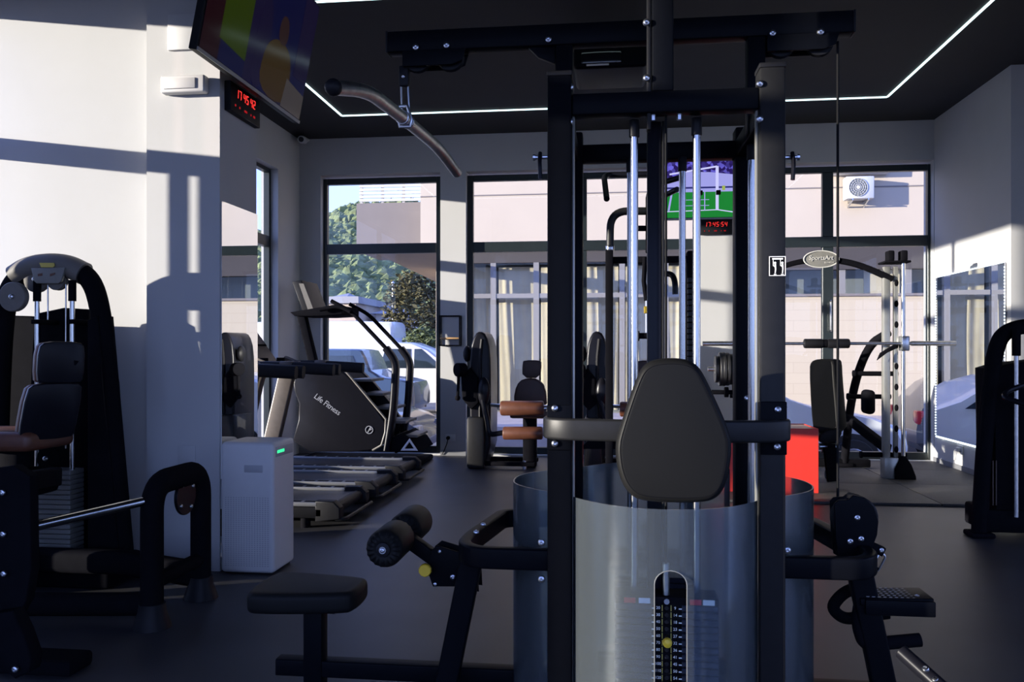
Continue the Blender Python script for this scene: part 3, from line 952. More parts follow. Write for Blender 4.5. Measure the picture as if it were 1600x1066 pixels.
# tree beside the van
TY = 33
tp = at(652, 600, TY)
tr = thing('street_tree', 'brown green tree standing behind the white van', 'tree', V(tp.x, TY, GZ))
tb_ = V(tp.x, TY, GZ)
obj('trunk', MB().tube([tb_, tb_ + V(.1,0,1.2), tb_ + V(-.05,.1,2.4)], .16, 8, scale=[1.2,.9,.6]), 'bark', tr)
for a in range(5):
    d = V(cos(a*1.3), sin(a*1.3), 1.1)
    obj('branch', MB().tube([tb_ + V(.05,0,1.6), tb_ + V(0,0,1.9) + d*.8], .06, 6, scale=[1,.4]), 'bark', tr)
def crown(c, rx, rz, n, seed, s0, s1):
    rnd = random.Random(seed); mb = MB()
    for _ in range(n):
        while True:
            x, y, z = rnd.uniform(-1,1), rnd.uniform(-1,1), rnd.uniform(-1,1)
            if .25 < x*x + y*y + z*z < 1: break
        p = c + V(x*rx, y*rx, z*rz*(1 - .15*x)); s = rnd.uniform(s0, s1)
        u = V(rnd.uniform(-1,1), rnd.uniform(-1,1), rnd.uniform(-.6,.6)).normalized(); w = u.cross(V(rnd.uniform(-1,1), rnd.uniform(-1,1), 1)).normalized()
        mb.add([p - u*s, p + w*s*.5, p + u*s, p - w*s*.5], [(0,1,2,3)])
    return mb
c1 = at(648, 492, TY)
tag(obj('foliage', crown(V(c1.x, TY, c1.z), 1.3, 1.8, 3200, 5, .07, .17), 'leaf_dark', tr, angle=0), kind='stuff')
bush = thing('roadside_bush', 'yellow green bush below the tree by the white van', 'bush', at(668, 600, 26.2))
c2 = at(664, 545, 26.2)
tag(obj('foliage', crown(V(c2.x, 26.2, c2.z), .75, .75, 1500, 6, .05, .12), 'leaf_green', bush, angle=0), kind='stuff')
obj('stem', MB().tube([V(c2.x, 26.2, GZ), V(c2.x, 26.2, c2.z)], .05, 6), 'bark', bush)
lp = thing('street_pole', 'thin pale pole standing in front of the hillside', 'pole', V(at(614,0,37).x, 37, GZ))
obj('shaft', MB().tube([V(at(614,0,37).x, 37, GZ), V(at(614,0,37).x, 37, at(614,442,37).z)], .05, 8), 'white_plastic', lp)
obj('cap', MB().ball(V(at(614,0,37).x, 37, at(614,442,37).z), .07, 8), 'zinc', lp)

# ---------------------------------------------------------------- vehicles
def vehicle(name, label, cat, loc, rot, paint, L, Wd, prof, glass, wheels, wr, plate=None, lights=True, mirror=None):
    """prof: side silhouette (x from tail 0 to nose L, z); glass: list of side window polygons; all local, nose towards +X"""
    v = bpy.data.objects.new(name, None); v.location = loc; v.rotation_euler = (0, 0, rot); COL.objects.link(v)
    tag(v, label, cat); ORG[v] = V(0,0,0)
    P = chaikin(prof, 1)
    hw = Wd/2
    # lofted across the width, with tumblehome
    loops = []
    for t, sc, top in ((-1, .94, .97), (-.93, .99, .99), (-.55, 1, 1), (0, 1, 1), (.55, 1, 1), (.93, .99, .99), (1, .94, .97)):
        loop = []
        for x, z in P:
            k = max(0, (z - .8)) * .14
            yy = t*(hw - (k if abs(t) > .5 else 0))
            loop.append(V(L/2 + (x - L/2)*sc - L/2, yy, .5 + (z - .5)*top))
        loops.append(loop)
    obj('body', MB().loft(loops), paint, v, angle=28)
    for gl in glass:
        for sgn in (-1, 1):
            pts = [V(x - L/2, sgn*(hw - max(0, z - .8)*.14 - .012), z) for x, z in gl]
            obj('side_window', MB().plate(pts, V(0, sgn*.02, 0), .004), 'car_glass', v)
    for x in wheels:
        for sgn in (-1, 1):
            c = V(x - L/2, sgn*(hw - .09), wr)
            obj('wheel_arch', MB().lathe([(wr*1.18, 0), (wr*1.18, .03)], c + V(0, sgn*.075, .02), (0, sgn, 0), 20), 'tyre', v)
            w = obj('wheel', MB().lathe([(wr*.62, 0), (wr*.95, .0), (wr, .03), (wr, .17), (wr*.95, .2), (wr*.62, .2)], c - V(0, sgn*.07, 0), (0, sgn, 0), 22), 'tyre', v)
            obj('rim', MB().lathe([(wr*.62, 0), (wr*.55, .012), (wr*.2, .0), (.01, .02)], c + V(0, sgn*.125, 0), (0, sgn, 0), 20), 'rim', w)
    if lights:
        for sgn in (-1, 1):
            obj('tail_light', MB().rbox(-L/2 - .02 + L*.012, -L/2 + .14, sgn*(hw - .16) - .12, sgn*(hw - .16) + .12, .72, .92, .02), 'tail_red', v)
            obj('head_light', MB().rbox(L/2 - .26, L/2 - .03, sgn*(hw - .2) - .14, sgn*(hw - .2) + .14, .58, .72, .02), 'rim', v)
    if plate:
        pl = obj('number_plate', MB().rbox(-L/2 - .012 + L*.012, -L/2 + .02 + L*.012, -.26, .26, .60, .72, .003), 'plate_white', v)
    return v
# dark saloon nose just outside the left back window
pc = at(640, 640, 11.9)
vehicle('parked_car', 'charcoal car parked close outside the left back window', 'car', (pc.x - 1.9, 12.4, GZ), 0, 'car_charcoal', 4.3, 1.76,
        [(0,.35), (0,.8), (.15,.98), (.9,1.02), (1.4,1.38), (2.5,1.42), (3.2,1.0), (4.0,.86), (4.28,.66), (4.3,.3), (3.6,.22), (.6,.22)],
        [[(1.25,1.04), (1.6,1.32), (2.15,1.34), (2.15,1.04)], [(2.2,1.04), (2.2,1.34), (2.5,1.34), (2.95,1.03)]], (.8, 3.45), .31)
ps = at(560, 600, 21)
vehicle('parked_suv', 'dark blue boxy off-road vehicle in front of the white truck', 'car', (at(535,0,19.5).x, 19.5, GZ), 0, 'car_navy', 4.0, 1.75,
        [(0,.45), (0,1.2), (.08,1.85), (2.6,1.85), (2.75,1.80), (3.0,1.2), (3.9,1.12), (4.0,.9), (4.0,.4), (3.3,.35), (.6,.35)],
        [[(.25,1.2), (.3,1.68), (1.25,1.68), (1.25,1.2)], [(1.4,1.2), (1.4,1.68), (2.5,1.68), (2.72,1.2)]], (.75, 3.2), .38)
vehicle('white_van', 'white pickup van with blue windscreen parked by the tree', 'van', (at(655,0,24).x - .2, 24.0, GZ), 0, 'car_white', 4.6, 1.9,
        [(0,.45), (0,1.1), (.9,1.15), (1.4,1.95), (1.7,2.05), (2.7,2.03), (3.7,1.28), (4.4,1.1), (4.6,.85), (4.6,.4), (3.8,.32), (.8,.32)],
        [[(1.55,1.3), (1.7,1.85), (2.45,1.85), (2.45,1.3)], [(2.55,1.3), (2.55,1.85), (2.75,1.85), (3.4,1.3)]], (1.0, 3.7), .40)
bt = at(560, 560, 28)
vehicle('box_truck', 'white box truck behind the dark blue vehicle', 'truck', (at(545,0,29).x, 29.0, GZ), 0, 'car_white', 7.0, 2.3,
        [(0,.5), (0,2.75), (.05,2.85), (5.3,2.85), (5.4,2.7), (5.4,2.1), (6.3,2.0), (6.9,1.3), (7.0,.6), (6.6,.4), (.4,.4)],
        [[(5.6,1.35), (5.6,1.85), (6.15,1.85), (6.5,1.35)]], (1.2, 5.7), .45)
# white car whose bonnet shows behind the bench, taupe hatchback by the right frame
wc = at(1300, 640, 12.3)
vehicle('white_car', 'white car with its bonnet showing behind the workout bench', 'car', (at(1385,0,12.6).x - 1.75, 12.6, GZ), 0, 'car_white', 3.6, 1.7,
        [(0,.35), (0,.9), (.2,1.3), (.7,1.45), (1.5,1.45), (2.25,1.02), (3.1,.92), (3.5,.75), (3.6,.55), (3.58,.3), (2.9,.22), (.6,.22)],
        [[(.5,1.0), (.65,1.34), (1.1,1.36), (1.1,1.0)], [(1.18,1.0), (1.18,1.36), (1.5,1.36), (2.0,1.02)]], (.65, 2.85), .30)
vehicle('taupe_hatchback', 'taupe hatchback with rear plate by the right edge of the back window', 'car', (at(1421,0,13.4).x + 2.0, 13.4, GZ), radians(-4), 'car_taupe', 4.2, 1.76,
        [(0,.35), (0,.75), (.12,1.02), (.5,1.40), (1.0,1.48), (2.2,1.45), (3.0,1.02), (3.9,.88), (4.18,.66), (4.2,.3), (3.5,.22), (.6,.22)],
        [[(.75,1.05), (.95,1.36), (1.6,1.38), (1.6,1.05)], [(1.68,1.05), (1.68,1.38), (2.15,1.36), (2.7,1.04)]], (.8, 3.4), .31, plate=True)

# =================================================================== CABLE TOWER (multi-station gym)
TX = 0.162
YF, YR = 2.588, 3.235
tw_ = thing('multi_station_tower', 'large black four-station cable tower in the foreground centre', 'gym machine', (TX, 2.95, 0))
T = tw_
CW, CD, CT = .076, .085, 2.11
LXc, RXc = -.160, .485
for x, m in ((LXc, 'black_steel'), (RXc, 'charcoal_steel')):  # sunlight on the right column put into its lighter steel colour
    c = obj('column', MB().rbox(x - CW/2, x + CW/2, YF, YF + CD, 0, CT, .007), m, T)
    obj('cap', MB().rbox(x - CW/2 - .002, x + CW/2 + .002, YF - .002, YF + CD + .002, CT - .004, CT + .012, .004), 'dark_plastic', c)
for x in (LXc + .012, RXc + .022):
    obj('column', MB().rbox(x - CW/2, x + CW/2, YR, YR + CD, 0, 2.10, .007), 'black_steel', T)
# pale edge strips along the inner corners
for x, s in ((LXc + CW/2 + .004, 1), (RXc - CW/2 - .004, -1)):
    obj('edge_strip', MB().rbox(x - .004, x + .004, YF + .03, YF + .05, .05, 2.0, .002), 'silver_paint', T)
fb0, fb1 = 1.985, 2.052
obj('front_beam', MB().rbox(LXc + CW/2, RXc - CW/2, YF + .01, YF + .07, fb0, fb1, .006), 'black_steel', T)
obj('rear_beam', MB().rbox(LXc + CW/2, RXc - CW/2 + .03, YR + .01, YR + .07, fb0, fb1, .006), 'black_steel', T)
for x in (LXc + .005, RXc + .012):
    obj('side_beam', MB().rbox(x - .028, x + .028, YF + CD, YR, fb0, fb1, .006), 'black_steel', T)
    obj('base_rail', MB().rbox(x - .03, x + .03, YF + CD, YR, .0, .07, .006), 'black_steel', T)
for y in (YF + .04, YR + .04):
    obj('base_rail', MB().rbox(LXc + CW/2, RXc - CW/2, y - .03, y + .03, .0, .07, .006), 'black_steel', T)
# top beam carried on two posts
BY, bz0, bz1 = 2.95, 2.325, 2.400
bxl, bxr = at(608, 0, BY).x, at(1331, 0, BY).x
tbm = obj('top_beam', MB().rbox(bxl, bxr, BY - .03, BY + .03, bz0, bz1, .006), 'black_steel', T)
obj('end_cap', MB().rbox(bxl - .006, bxl + .002, BY - .031, BY + .031, bz0 - .001, bz1 + .001, .003), 'dark_plastic', tbm)
obj('end_cap', MB().rbox(bxr - .002, bxr + .006, BY - .031, BY + .031, bz0 - .001, bz1 + .001, .003), 'dark_plastic', tbm)
for x in (at(882, 0, BY).x, at(1180, 0, BY).x):
    obj('beam_post', MB().rbox(x - .03, x + .03, BY - .03, BY + .03, fb1 - .06, bz0, .005), 'black_steel', T)
gx = at(868, 0, BY).x
obj('gusset', MB().plate([V(gx, BY - .012, bz0), V(gx - .095, BY - .012, bz0), V(gx - .06, BY - .012, bz0 - .035), V(gx, BY - .012, bz0 - .06)], V(0,.02,0), .002), 'black_steel', T)
gx = at(1196, 0, BY).x
# pulley housings below the beam ends
for a, b, fl in ((632, 730, 0), (1196, 1308, 1)):
    x0, x1 = at(a, 0, BY).x, at(b, 0, BY).x
    pts = [(x0, bz0), (x0, bz0 - .055), (x1 - .05, bz0 - .055), (x1 - .012, bz0 - .04), (x1, bz0)]
    h = obj('pulley_housing', MB().plate([V(x, BY - .034, z) for x, z in pts], V(0,.008,0), .002).plate([V(x, BY + .026, z) for x, z in pts], V(0,.008,0), .002), 'black_steel', T)
    for px_ in (x0 + .05, x1 - .06):
        obj('pulley', MB().lathe([(.048, -.012), (.05, -.008), (.042, 0), (.05, .008), (.048, .012)], V(px_, BY, bz0 - .02), (0,1,0), 20), 'dark_plastic', h)
# mast above the front beam with twin pulleys
mx = at(1034, 0, 2.66).x
ms = obj('mast', MB().rbox(mx - .033, mx + .033, YF + .015, YF + .075, fb1, 2.46, .006), 'black_steel', T)
for dx in (-.033, .028):
    obj('cheek_plate', MB().rbox(mx + dx - .003, mx + dx + .006, YF + .0, YF + .09, 2.40, 2.56, .002), 'charcoal_steel', ms)
for dx in (-.012, .012):
    obj('pulley', MB().lathe([(.052, -.009), (.056, -.006), (.048, 0), (.056, .006), (.052, .009)], V(mx + dx, YF + .04, 2.50), (1,0,0), 22), 'dark_plastic', ms)
obj('mast_plate', MB().rbox(mx - .048, mx - .036, YF + .02, YF + .06, fb0 - .05, 2.40, .003), 'dark_plastic', T)
# lower guide column behind the pad
gcx = at(1025, 0, 2.72).x
obj('guide_column', MB().rbox(gcx - .028, gcx + .016, 2.70, 2.75, .1, fb0, .004), 'machine_gloss', T)
obj('guide_strip', MB().rbox(gcx + .018, gcx + .026, 2.70, 2.74, .1, fb0, .002), 'charcoal_steel', T)
# guide rods of the four stacks
ST = [('front', [(.073, 2.68), (.268, 2.68)], (.170, 2.68)), ('rear', [(.073, 3.212), (.268, 3.212)], (.170, 3.212)),
      ('left', [(-.165, 2.85), (-.165, 3.05)], (-.165, 2.95)), ('right', [(.497, 2.85), (.497, 3.05)], (.497, 2.95))]
for nm, rods, ctr in ST:
    for (x, y) in rods:
        r_ = obj('guide_rod', MB().cyl((x, y, .07), (x, y, fb0), .0125, 16), 'chrome', T)
        obj('rod_sleeve', MB().cyl((x, y, fb0 - .055), (x, y, fb0), .0165, 16, .002), 'dark_plastic', r_)
# front stack: fifteen numbered plates seen through the slot
PT, top = .0216, .465
lb = [20, 30, 40, 50, 60, 70, 80, 90, 100, 110, 120, 130, 140, 150]
kg = [9, 14, 18, 23, 27, 32, 36, 41, 45, 50, 54, 59, 63, 68]
sx, sy = .170, 2.66
hd = obj('head_plate', MB().rbox(sx - .158, sx + .158, sy - .05, sy + .05, top - .002, top + .022, .003), 'machine_black', T)
for dx, m in ((-.13, 'tail_red'), (-.085, 'plate_white'), (.07, 'tail_red'), (.11, 'plate_white')):
    obj('sticker', MB().box(sx + dx, sx + dx + .035, sy - .0525, sy - .05, top + .002, top + .018), m, hd)
obj('selector_rod', MB().cyl((sx, sy - .02, top), (sx, sy - .02, top + .12), .011, 12), 'steel_bar', T)
obj('rod_screw', MB().cyl((sx, sy - .056, top + .010), (sx, sy - .049, top + .010), .0085, 12), 'zinc', T)
obj('cable', MB().cyl((sx, sy - .02, top + .1), (sx, sy - .02, 2.40), .004, 8), 'cable_black', T)
for i in range(14):
    z = top - (i + 1)*PT
    p = obj('weight_plate', MB().rbox(sx - .158, sx + .158, sy - .05, sy + .05, z + .001, z + PT - .001, .003, 1), 'plate_navy', T)
    zc = z + PT/2
    mb = text_mb(str(lb[i]), .0125, V(sx - .026, sy - .0512, zc), (1,0,0), (0,0,1), .001)
    t2 = text_mb(str(kg[i]), .0125, V(sx + .026, sy - .0512, zc), (1,0,0), (0,0,1), .001)
    mb.add(t2.v, t2.f)
    mb.add(*(lambda q: (q.v, q.f))(MB().box(sx - .045, sx - .037, sy - .0518, sy - .0506, zc - .003, zc).box(sx + .037, sx + .046, sy - .0518, sy - .0506, zc - .003, zc)))
    obj('plate_number', mb, 'print_white', p, angle=0)
    obj('plate_mark', MB().box(sx - .0145, sx - .0125, sy - .0518, sy - .0506, z + .002, z + PT - .002).box(sx + .0125, sx + .0145, sy - .0518, sy - .0506, z + .002, z + PT - .002), 'print_yellow', p, angle=0)
    obj('pin_hole', MB().cyl((sx, sy - .0512, zc), (sx, sy - .0502, zc), .0065, 12), 'screen_black', p)
obj('label_strip', MB().box(sx - .046, sx + .046, sy - .0506, sy - .0500, top - 14*PT, top - .001), 'machine_black', T, angle=0)
pinz = top - 5*PT + .001
pin = obj('selector_pin', MB().lathe([(.004, 0), (.004, .02), (.012, .022), (.015, .03), (.013, .042), (.006, .046)], (sx, sy - .05, pinz), (0,-1,0), 16), 'yellow_plastic', T)
for nm, rods, (x, y) in ST[1:]:
    along = (nm == 'rear')
    wx_, wy_ = (.158, .05) if along else (.05, .158)
    for i in range(12):
        z = .40 - (i + 1)*PT
        obj('weight_plate', MB().rbox(x - wx_, x + wx_, y - wy_, y + wy_, z + .001, z + PT - .001, .003, 1), 'plate_navy', T)
# frosted shrouds
def shroud(A, B, bulge, z0, z1, slot=None, n=28, th=.005):
    """A,B: plan end points, bulge: plan vector of the sagitta"""
    A, B, bulge = Vector((*A, 0)), Vector((*B, 0)), Vector((*bulge, 0))
    def pt(u, off):
        p = A.lerp(B, u) + bulge*(1 - abs(2*u - 1)**2.4)
        return p + bulge.normalized()*off
    us = [i/n for i in range(n + 1)]
    mb = MB()
    if slot:
        uc, hw, zt = slot
        s = [uc - hw + 2*hw*i/10 for i in range(11)]
        us = sorted([u for u in us if u < uc - hw - .005 or u > uc + hw + .005] + s)
    def low(u):
        if slot and uc - hw - 1e-6 <= u <= uc + hw + 1e-6:
            t = (u - uc)/hw
            return zt - .040 + .040*sqrt(max(0, 1 - t*t))
        return z0
    vs = []; fs = []
    for u0, u1 in zip(us, us[1:]):
        l0, l1 = low(u0), low(u1)
        inside = slot and (uc - hw - 1e-6 <= u0 and u1 <= uc + hw + 1e-6)
        if not inside: l0 = l1 = z0
        q = [pt(u0,0)+V(0,0,l0), pt(u1,0)+V(0,0,l1), pt(u1,0)+V(0,0,z1), pt(u0,0)+V(0,0,z1),
             pt(u0,-th)+V(0,0,l0), pt(u1,-th)+V(0,0,l1), pt(u1,-th)+V(0,0,z1), pt(u0,-th)+V(0,0,z1)]
        F = [(0,1,2,3), (7,6,5,4), (3,2,6,7), (0,4,5,1)]
        if u0 == us[0]: F.append((0,3,7,4))
        if u1 == us[-1]: F.append((1,5,6,2))
        if slot and abs(u1 - (uc - hw)) < 1e-6: F.append((1,5,6,2))
        if slot and abs(u0 - (uc + hw)) < 1e-6: F.append((0,3,7,4))
        o = len(vs); vs += q; fs += [tuple(i + o for i in f) for f in F]
    bm = bmesh.new()
    me = bpy.data.meshes.new('x'); me.from_pydata([tuple(v) for v in vs], [], fs)
    bm.from_mesh(me); bmesh.ops.remove_doubles(bm, verts=bm.verts, dist=1e-5)
    mb.add([v.co.copy() for v in bm.verts], [tuple(v.index for v in f.verts) for f in bm.faces])
    bm.free(); bpy.data.meshes.remove(me)
    return mb
SZ0, SZ1 = .06, .792
A_, B_ = (LXc + CW/2 + .004, YF + .02), (RXc - CW/2 - .004, YF + .02)
sd_ = shroud(A_, B_, (0, -.175), SZ0, SZ1, slot=((sx - A_[0])/(B_[0] - A_[0]), .046/(B_[0] - A_[0]), at(1039, 892, 2.43).z))
fs_ = obj('shroud', sd_, 'frosted', T, angle=40)
obj('shroud', shroud((LXc - .02, YF + CD + .01), (LXc - .02, YR - .01), (-.165, 0), SZ0, SZ1), 'frosted', T, angle=40)
obj('shroud', shroud((RXc + .03, YF + CD + .01), (RXc + .03, YR - .01), (.165, 0), SZ0, SZ1), 'frosted', T, angle=40)
obj('shroud', shroud((LXc + .05, YR + .06), (RXc - .03, YR + .06), (0, .165), SZ0, SZ1), 'frosted', T, angle=40)
# slot trim
zt = at(1039, 892, 2.43).z
yy_ = YF + .02 - .175 - .003
tr_ = [V(sx - .046, yy_, SZ0)] + [V(sx - .046*cos(pi*i/12), yy_, zt - .040 + .040*sin(pi*i/12)) for i in range(13)] + [V(sx + .046, yy_, SZ0)]
obj('slot_trim', MB().tube(tr_, .0014, 6, up=(0,1,0)), 'silver_paint', fs_)
# curved yoke carrying the back pad
yz = (at(865, 672, 2.50).z)
yk = obj('yoke', MB().bar(rounded([V(-.195, YF + .04, yz), V(-.197, YF - .02, yz), V(-.14, YF - .06, yz), V(.02, YF - .085, yz), V(.30, YF - .085, yz), V(.46, YF - .06, yz), V(.523, YF - .02, yz), V(.520, YF + .04, yz)], .06, 6), .03, .066, .008), 'charcoal_steel', T)
obj('yoke_plate', MB().rbox(.446, .524, YF - .012, YF - .001, yz - .075, yz + .085, .003), 'black_steel', T)
obj('yoke_plate', MB().rbox(-.198, -.122, YF - .012, YF - .001, yz - .07, yz + .07, .003), 'black_steel', T)
obj('pad_bracket', MB().rbox(TX + .04 - .09, TX + .04 + .09, YF - .145, YF - .10, yz - .10, yz + .12, .006), 'black_steel', T)
pd = [(1008,569), (1030,561), (1068,561), (1089,570), (1103,592), (1141,676), (1144,706), (1137,752), (1124,778), (1098,787), (1004,785), (981,771), (967,742), (962,702), (967,676), (995,592)]
P3 = [at(x, y, 2.385) for x, y in chaikin(pd, 2)]
bp_ = obj('back_pad', MB().plate(P3, V(0,.065,0), .018, 4), 'leather_black', T)
c_ = sum(P3, Vector())/len(P3)
obj('piping', MB().tube([c_ + (p - c_)*1.0 + V(0,.020,0) for p in P3], .0022, 6, closed=True, up=(0,1,0)), 'leather_black', bp_)
obj('seam', MB().tube([c_ + (p - c_)*.93 + V(0,.0012,0) for p in P3], .0011, 5, closed=True, up=(0,1,0)), 'machine_black', bp_)
# armrest loops left and right
def mxx(x): return 2*TX - x
LZ = .587
loopL = [V(LXc - CW/2 + .01, YF + .05, LZ), V(-.43, YF + .05, LZ), V(-.485, YF + .12, LZ), V(-.485, YF + .26, LZ), V(-.425, YR + .02, LZ), V(-.37, YR + .05, LZ), V(LXc - .02, YR + .05, LZ)]
for f in (lambda x: x, mxx):
    lp_ = obj('loop_frame', MB().bar(rounded([V(f(p.x), p.y, p.z) for p in loopL], .055, 6), .042, .068, .008), 'black_steel', T)
    a, b = V(f(-.468), 2.80, LZ - .03), V(f(-.575), 2.80, .03)
    obj('brace_leg', MB().bar([a, b], .075, .05, .008, up=(0,1,0)), 'black_steel', T)
for px_, py_ in ((755, 820), (744, 832)):
    q = atd(px_, py_, EYE and (EYE - LZ - .034)*FPX/(py_ - HOR))
    bolt(T, q, (0,0,1), .010)
# bolts on the front
for px_, py_, Y in ((650,74,2.918), (698,71,2.918), (857,62,2.918), (1207,52,2.918), (1282,50,2.918), (1010,35,2.60), (1010,122,2.60), (891,136,YF+.01), (1187,131,YF), (1187,186,YF), (890,190,YF+.01), (867,638,YF-.012), (867,693,YF-.012), (1215,640,YF-.012), (1214,698,YF-.012),
                     (893,620,YR), (1167,622,YR), (846,848,YF+.02), (846,905,YF+.02), (1230,860,YF+.02)):
    bolt(T, at(px_, py_, Y), (0,-1,0), .0115 if Y < 2.7 else .0125)
for x in (.13, .21):
    obj('nut', MB().cyl((x, YF + .04, fb0 - .018), (x, YF + .04, fb0), .009, 6), 'zinc', T)
# hook pins with hanging loops on the columns
for px_, s in ((845, -1), (1238, 1)):
    x0 = LXc - CW/2 if s < 0 else RXc + CW/2
    z = at(px_, 246, YF + .04).z
    h = obj('hook_pin', MB().cyl((x0, YF + .04, z), (x0 + s*.045, YF + .04, z), .006, 10).cyl((x0 + s*.04, YF + .04, z), (x0 + s*.048, YF + .04, z), .010, 10), 'zinc', T)
    obj('hook', MB().tube(rounded([V(x0 + s*.025, YF + .03, z + .012), V(x0 + s*.025, YF + .01, z - .02), V(x0 + s*.022, YF + .01, z - .075)], .02), .0065, 8), 'machine_gloss', h)
# pictogram plate on the right column
pp0, pp1 = at(1201, 432, YF - .001), at(1228, 400, YF - .001)
dc = obj('pictogram_plate', MB().box(pp0.x, pp1.x, YF - .003, YF - .0002, pp0.z, pp1.z), 'machine_black', T, angle=0)
w_, h_ = pp1.x - pp0.x, pp1.z - pp0.z
mb = MB()
mb.bar([V(pp0.x + .002, YF - .0035, pp0.z + .002), V(pp1.x - .002, YF - .0035, pp0.z + .002), V(pp1.x - .002, YF - .0035, pp1.z - .002), V(pp0.x + .002, YF - .0035, pp1.z - .002)], .0022, .0012, .0004, up=(0,1,0), closed=True)
mb.box(pp0.x + w_*.2, pp0.x + w_*.82, YF - .0045, YF - .003, pp0.z + h_*.82, pp0.z + h_*.9)
for u in (.36, .78):
    cx_ = pp0.x + w_*u
    mb.cyl((cx_, YF - .0045, pp0.z + h_*.66), (cx_, YF - .003, pp0.z + h_*.66), h_*.06, 10)
    mb.plate([V(cx_ + a*w_, YF - .0045, pp0.z + b*h_) for a, b in ((-.05,.6), (.06,.6), (.07,.36), (.04,.14), (-.02,.14), (0,.36))], V(0,.0015,0))
    mb.plate([V(cx_ + a*w_, YF - .0045, pp0.z + b*h_) for a, b in ((-.12,.82), (-.09,.82), (-.09,.56), (-.03,.5), (-.03,.46), (-.12,.52))], V(0,.0015,0))
    mb.box(cx_ - w_*.07, cx_ + w_*.08, YF - .0045, YF - .003, pp0.z + h_*.07, pp0.z + h_*.11)
obj('pictogram', mb, 'print_white', dc, angle=0)
# right cable and its lower pulley
cbx = at(1309, 0, BY).x
obj('cable', MB().cyl((cbx, BY, bz0 - .02), (cbx, BY, at(1309, 790, BY).z), .0045, 8), 'cable_black', T)
yc = 2.80
cov = [(1304,788), (1310,782), (1326,781), (1334,774), (1350,778), (1366,792), (1373,815), (1371,836), (1362,860), (1352,884), (1330,884), (1310,872), (1306,840)]
pcv = [at(x, y, yc) for x, y in cov]
pv = obj('pulley_cover', MB().plate(pcv, V(0,.012,0), .003).plate([p + V(0,.055,0) for p in pcv], V(0,.012,0), .003), 'black_steel', T)
pcx = at(1339, 812, yc)
obj('pulley', MB().lathe([(.070, -.014), (.074, -.01), (.062, 0), (.074, .01), (.070, .014)], V(pcx.x, yc + .034, pcx.z), (0,1,0), 26), 'dark_plastic', pv)
for px_, py_ in ((1339,809), (1345,842), (1328,846)): bolt(pv, at(px_, py_, yc), (0,-1,0), .0105)
ar = [at(1360, 853, yc + .03), at(1379, 862, yc + .03)]
obj('cable_end', MB().bar([ar[0], ar[1]], .03, .036, .006, up=(0,1,0)), 'machine_black', T)
bolt(T, at(1377, 860, yc + .012), (0,-1,0), .009)
def carabiner(p0, p1, r, t, m, parent, name='carabiner'):
    p0, p1 = Vector(p0), Vector(p1); d = (p1 - p0).normalized(); L = (p1 - p0).length
    s = V(0,1,0).cross(d).normalized()
    pts = []
    for i in range(9): a = pi*i/8; pts.append(p0 + d*r - d*r*sin(a) + s*r*cos(a))
    for i in range(9): a = pi*i/8; pts.append(p1 - d*r + d*r*sin(a) - s*r*cos(a))
    return obj(name, MB().tube(pts, t, 7, closed=True, up=(0,1,0)), m, parent)
carabiner(at(1380,866,yc+.03), at(1366,892,yc+.03), .011, .0035, 'zinc', T)
obj('handle_strap', MB().bar([at(1369,885,yc+.03), at(1350,912,yc+.03)], .016, .030, .005, up=(0,1,0)), 'machine_black', T)
obj('d_handle', MB().tube(rounded([at(1350,905,yc+.03), at(1346,930,yc+.03), at(1340,975,yc+.0), at(1350,1006,yc), at(1372,1006,yc), at(1438,1000,yc)], .06, 6), .0215, 14), 'machine_black', T)
obj('d_handle', MB().tube(rounded([at(1350,915,yc+.14), at(1318,925,yc+.14), at(1298,950,yc+.14), at(1318,968,yc+.14), at(1388,958,yc+.14)], .08, 6), .020, 14), 'machine_black', T)
fp = obj('foot_plate', MB().bar([at(1336,932,2.83), at(1447,932,2.83)], .13, .022, .004), 'black_steel', T)
f0, f1 = at(1342,929,2.83), at(1449,929,2.83)
obj('foot_plate_lip', MB().rbox(f0.x, f1.x, 2.755, 2.77, f0.z - .045, f0.z + .004, .004), 'black_steel', fp)
mb = MB()
for i in range(12):
    for j in range(6):
        x = f0.x + .012 + (f1.x - f0.x - .02)*i/11; y = 2.775 + .105*j/5
        d = .005
        mb.plate([V(x - d, y, f0.z + .0085), V(x, y - d*.5, f0.z + .0085), V(x + d, y, f0.z + .0085), V(x, y + d*.5, f0.z + .0085)], V(0,0,.002))
tag(obj('tread_pattern', mb, 'tread_side', fp, angle=0), kind='stuff')
for u in (.14, .80): bolt(fp, V(f0.x + (f1.x - f0.x)*u, 2.80, f0.z + .007), (0,0,1), .009)
obj('base_arm', MB().bar([V(RXc, BY, .09), V(1.25, BY, .09)], .06, .06, .006), 'black_steel', T)
lb0, lb1 = at(1409,1019,2.55), at(1468,1072,2.45)
lv = obj('row_lever', MB().tube([lb0, lb1, lb1 + (lb1 - lb0)*1.4], .022, 16), 'machine_gloss', T)
obj('lever_foot', MB().rbox(lb1.x + .1, lb1.x + .25, 2.25, 2.45, 0, (lb1 + (lb1 - lb0)*1.4).z + .02, .01), 'black_steel', T)
for px_, py_ in ((1446,1046), (1461,1062)): bolt(lv, at(px_, py_, 2.45), (-.3,-.4,1), .010)
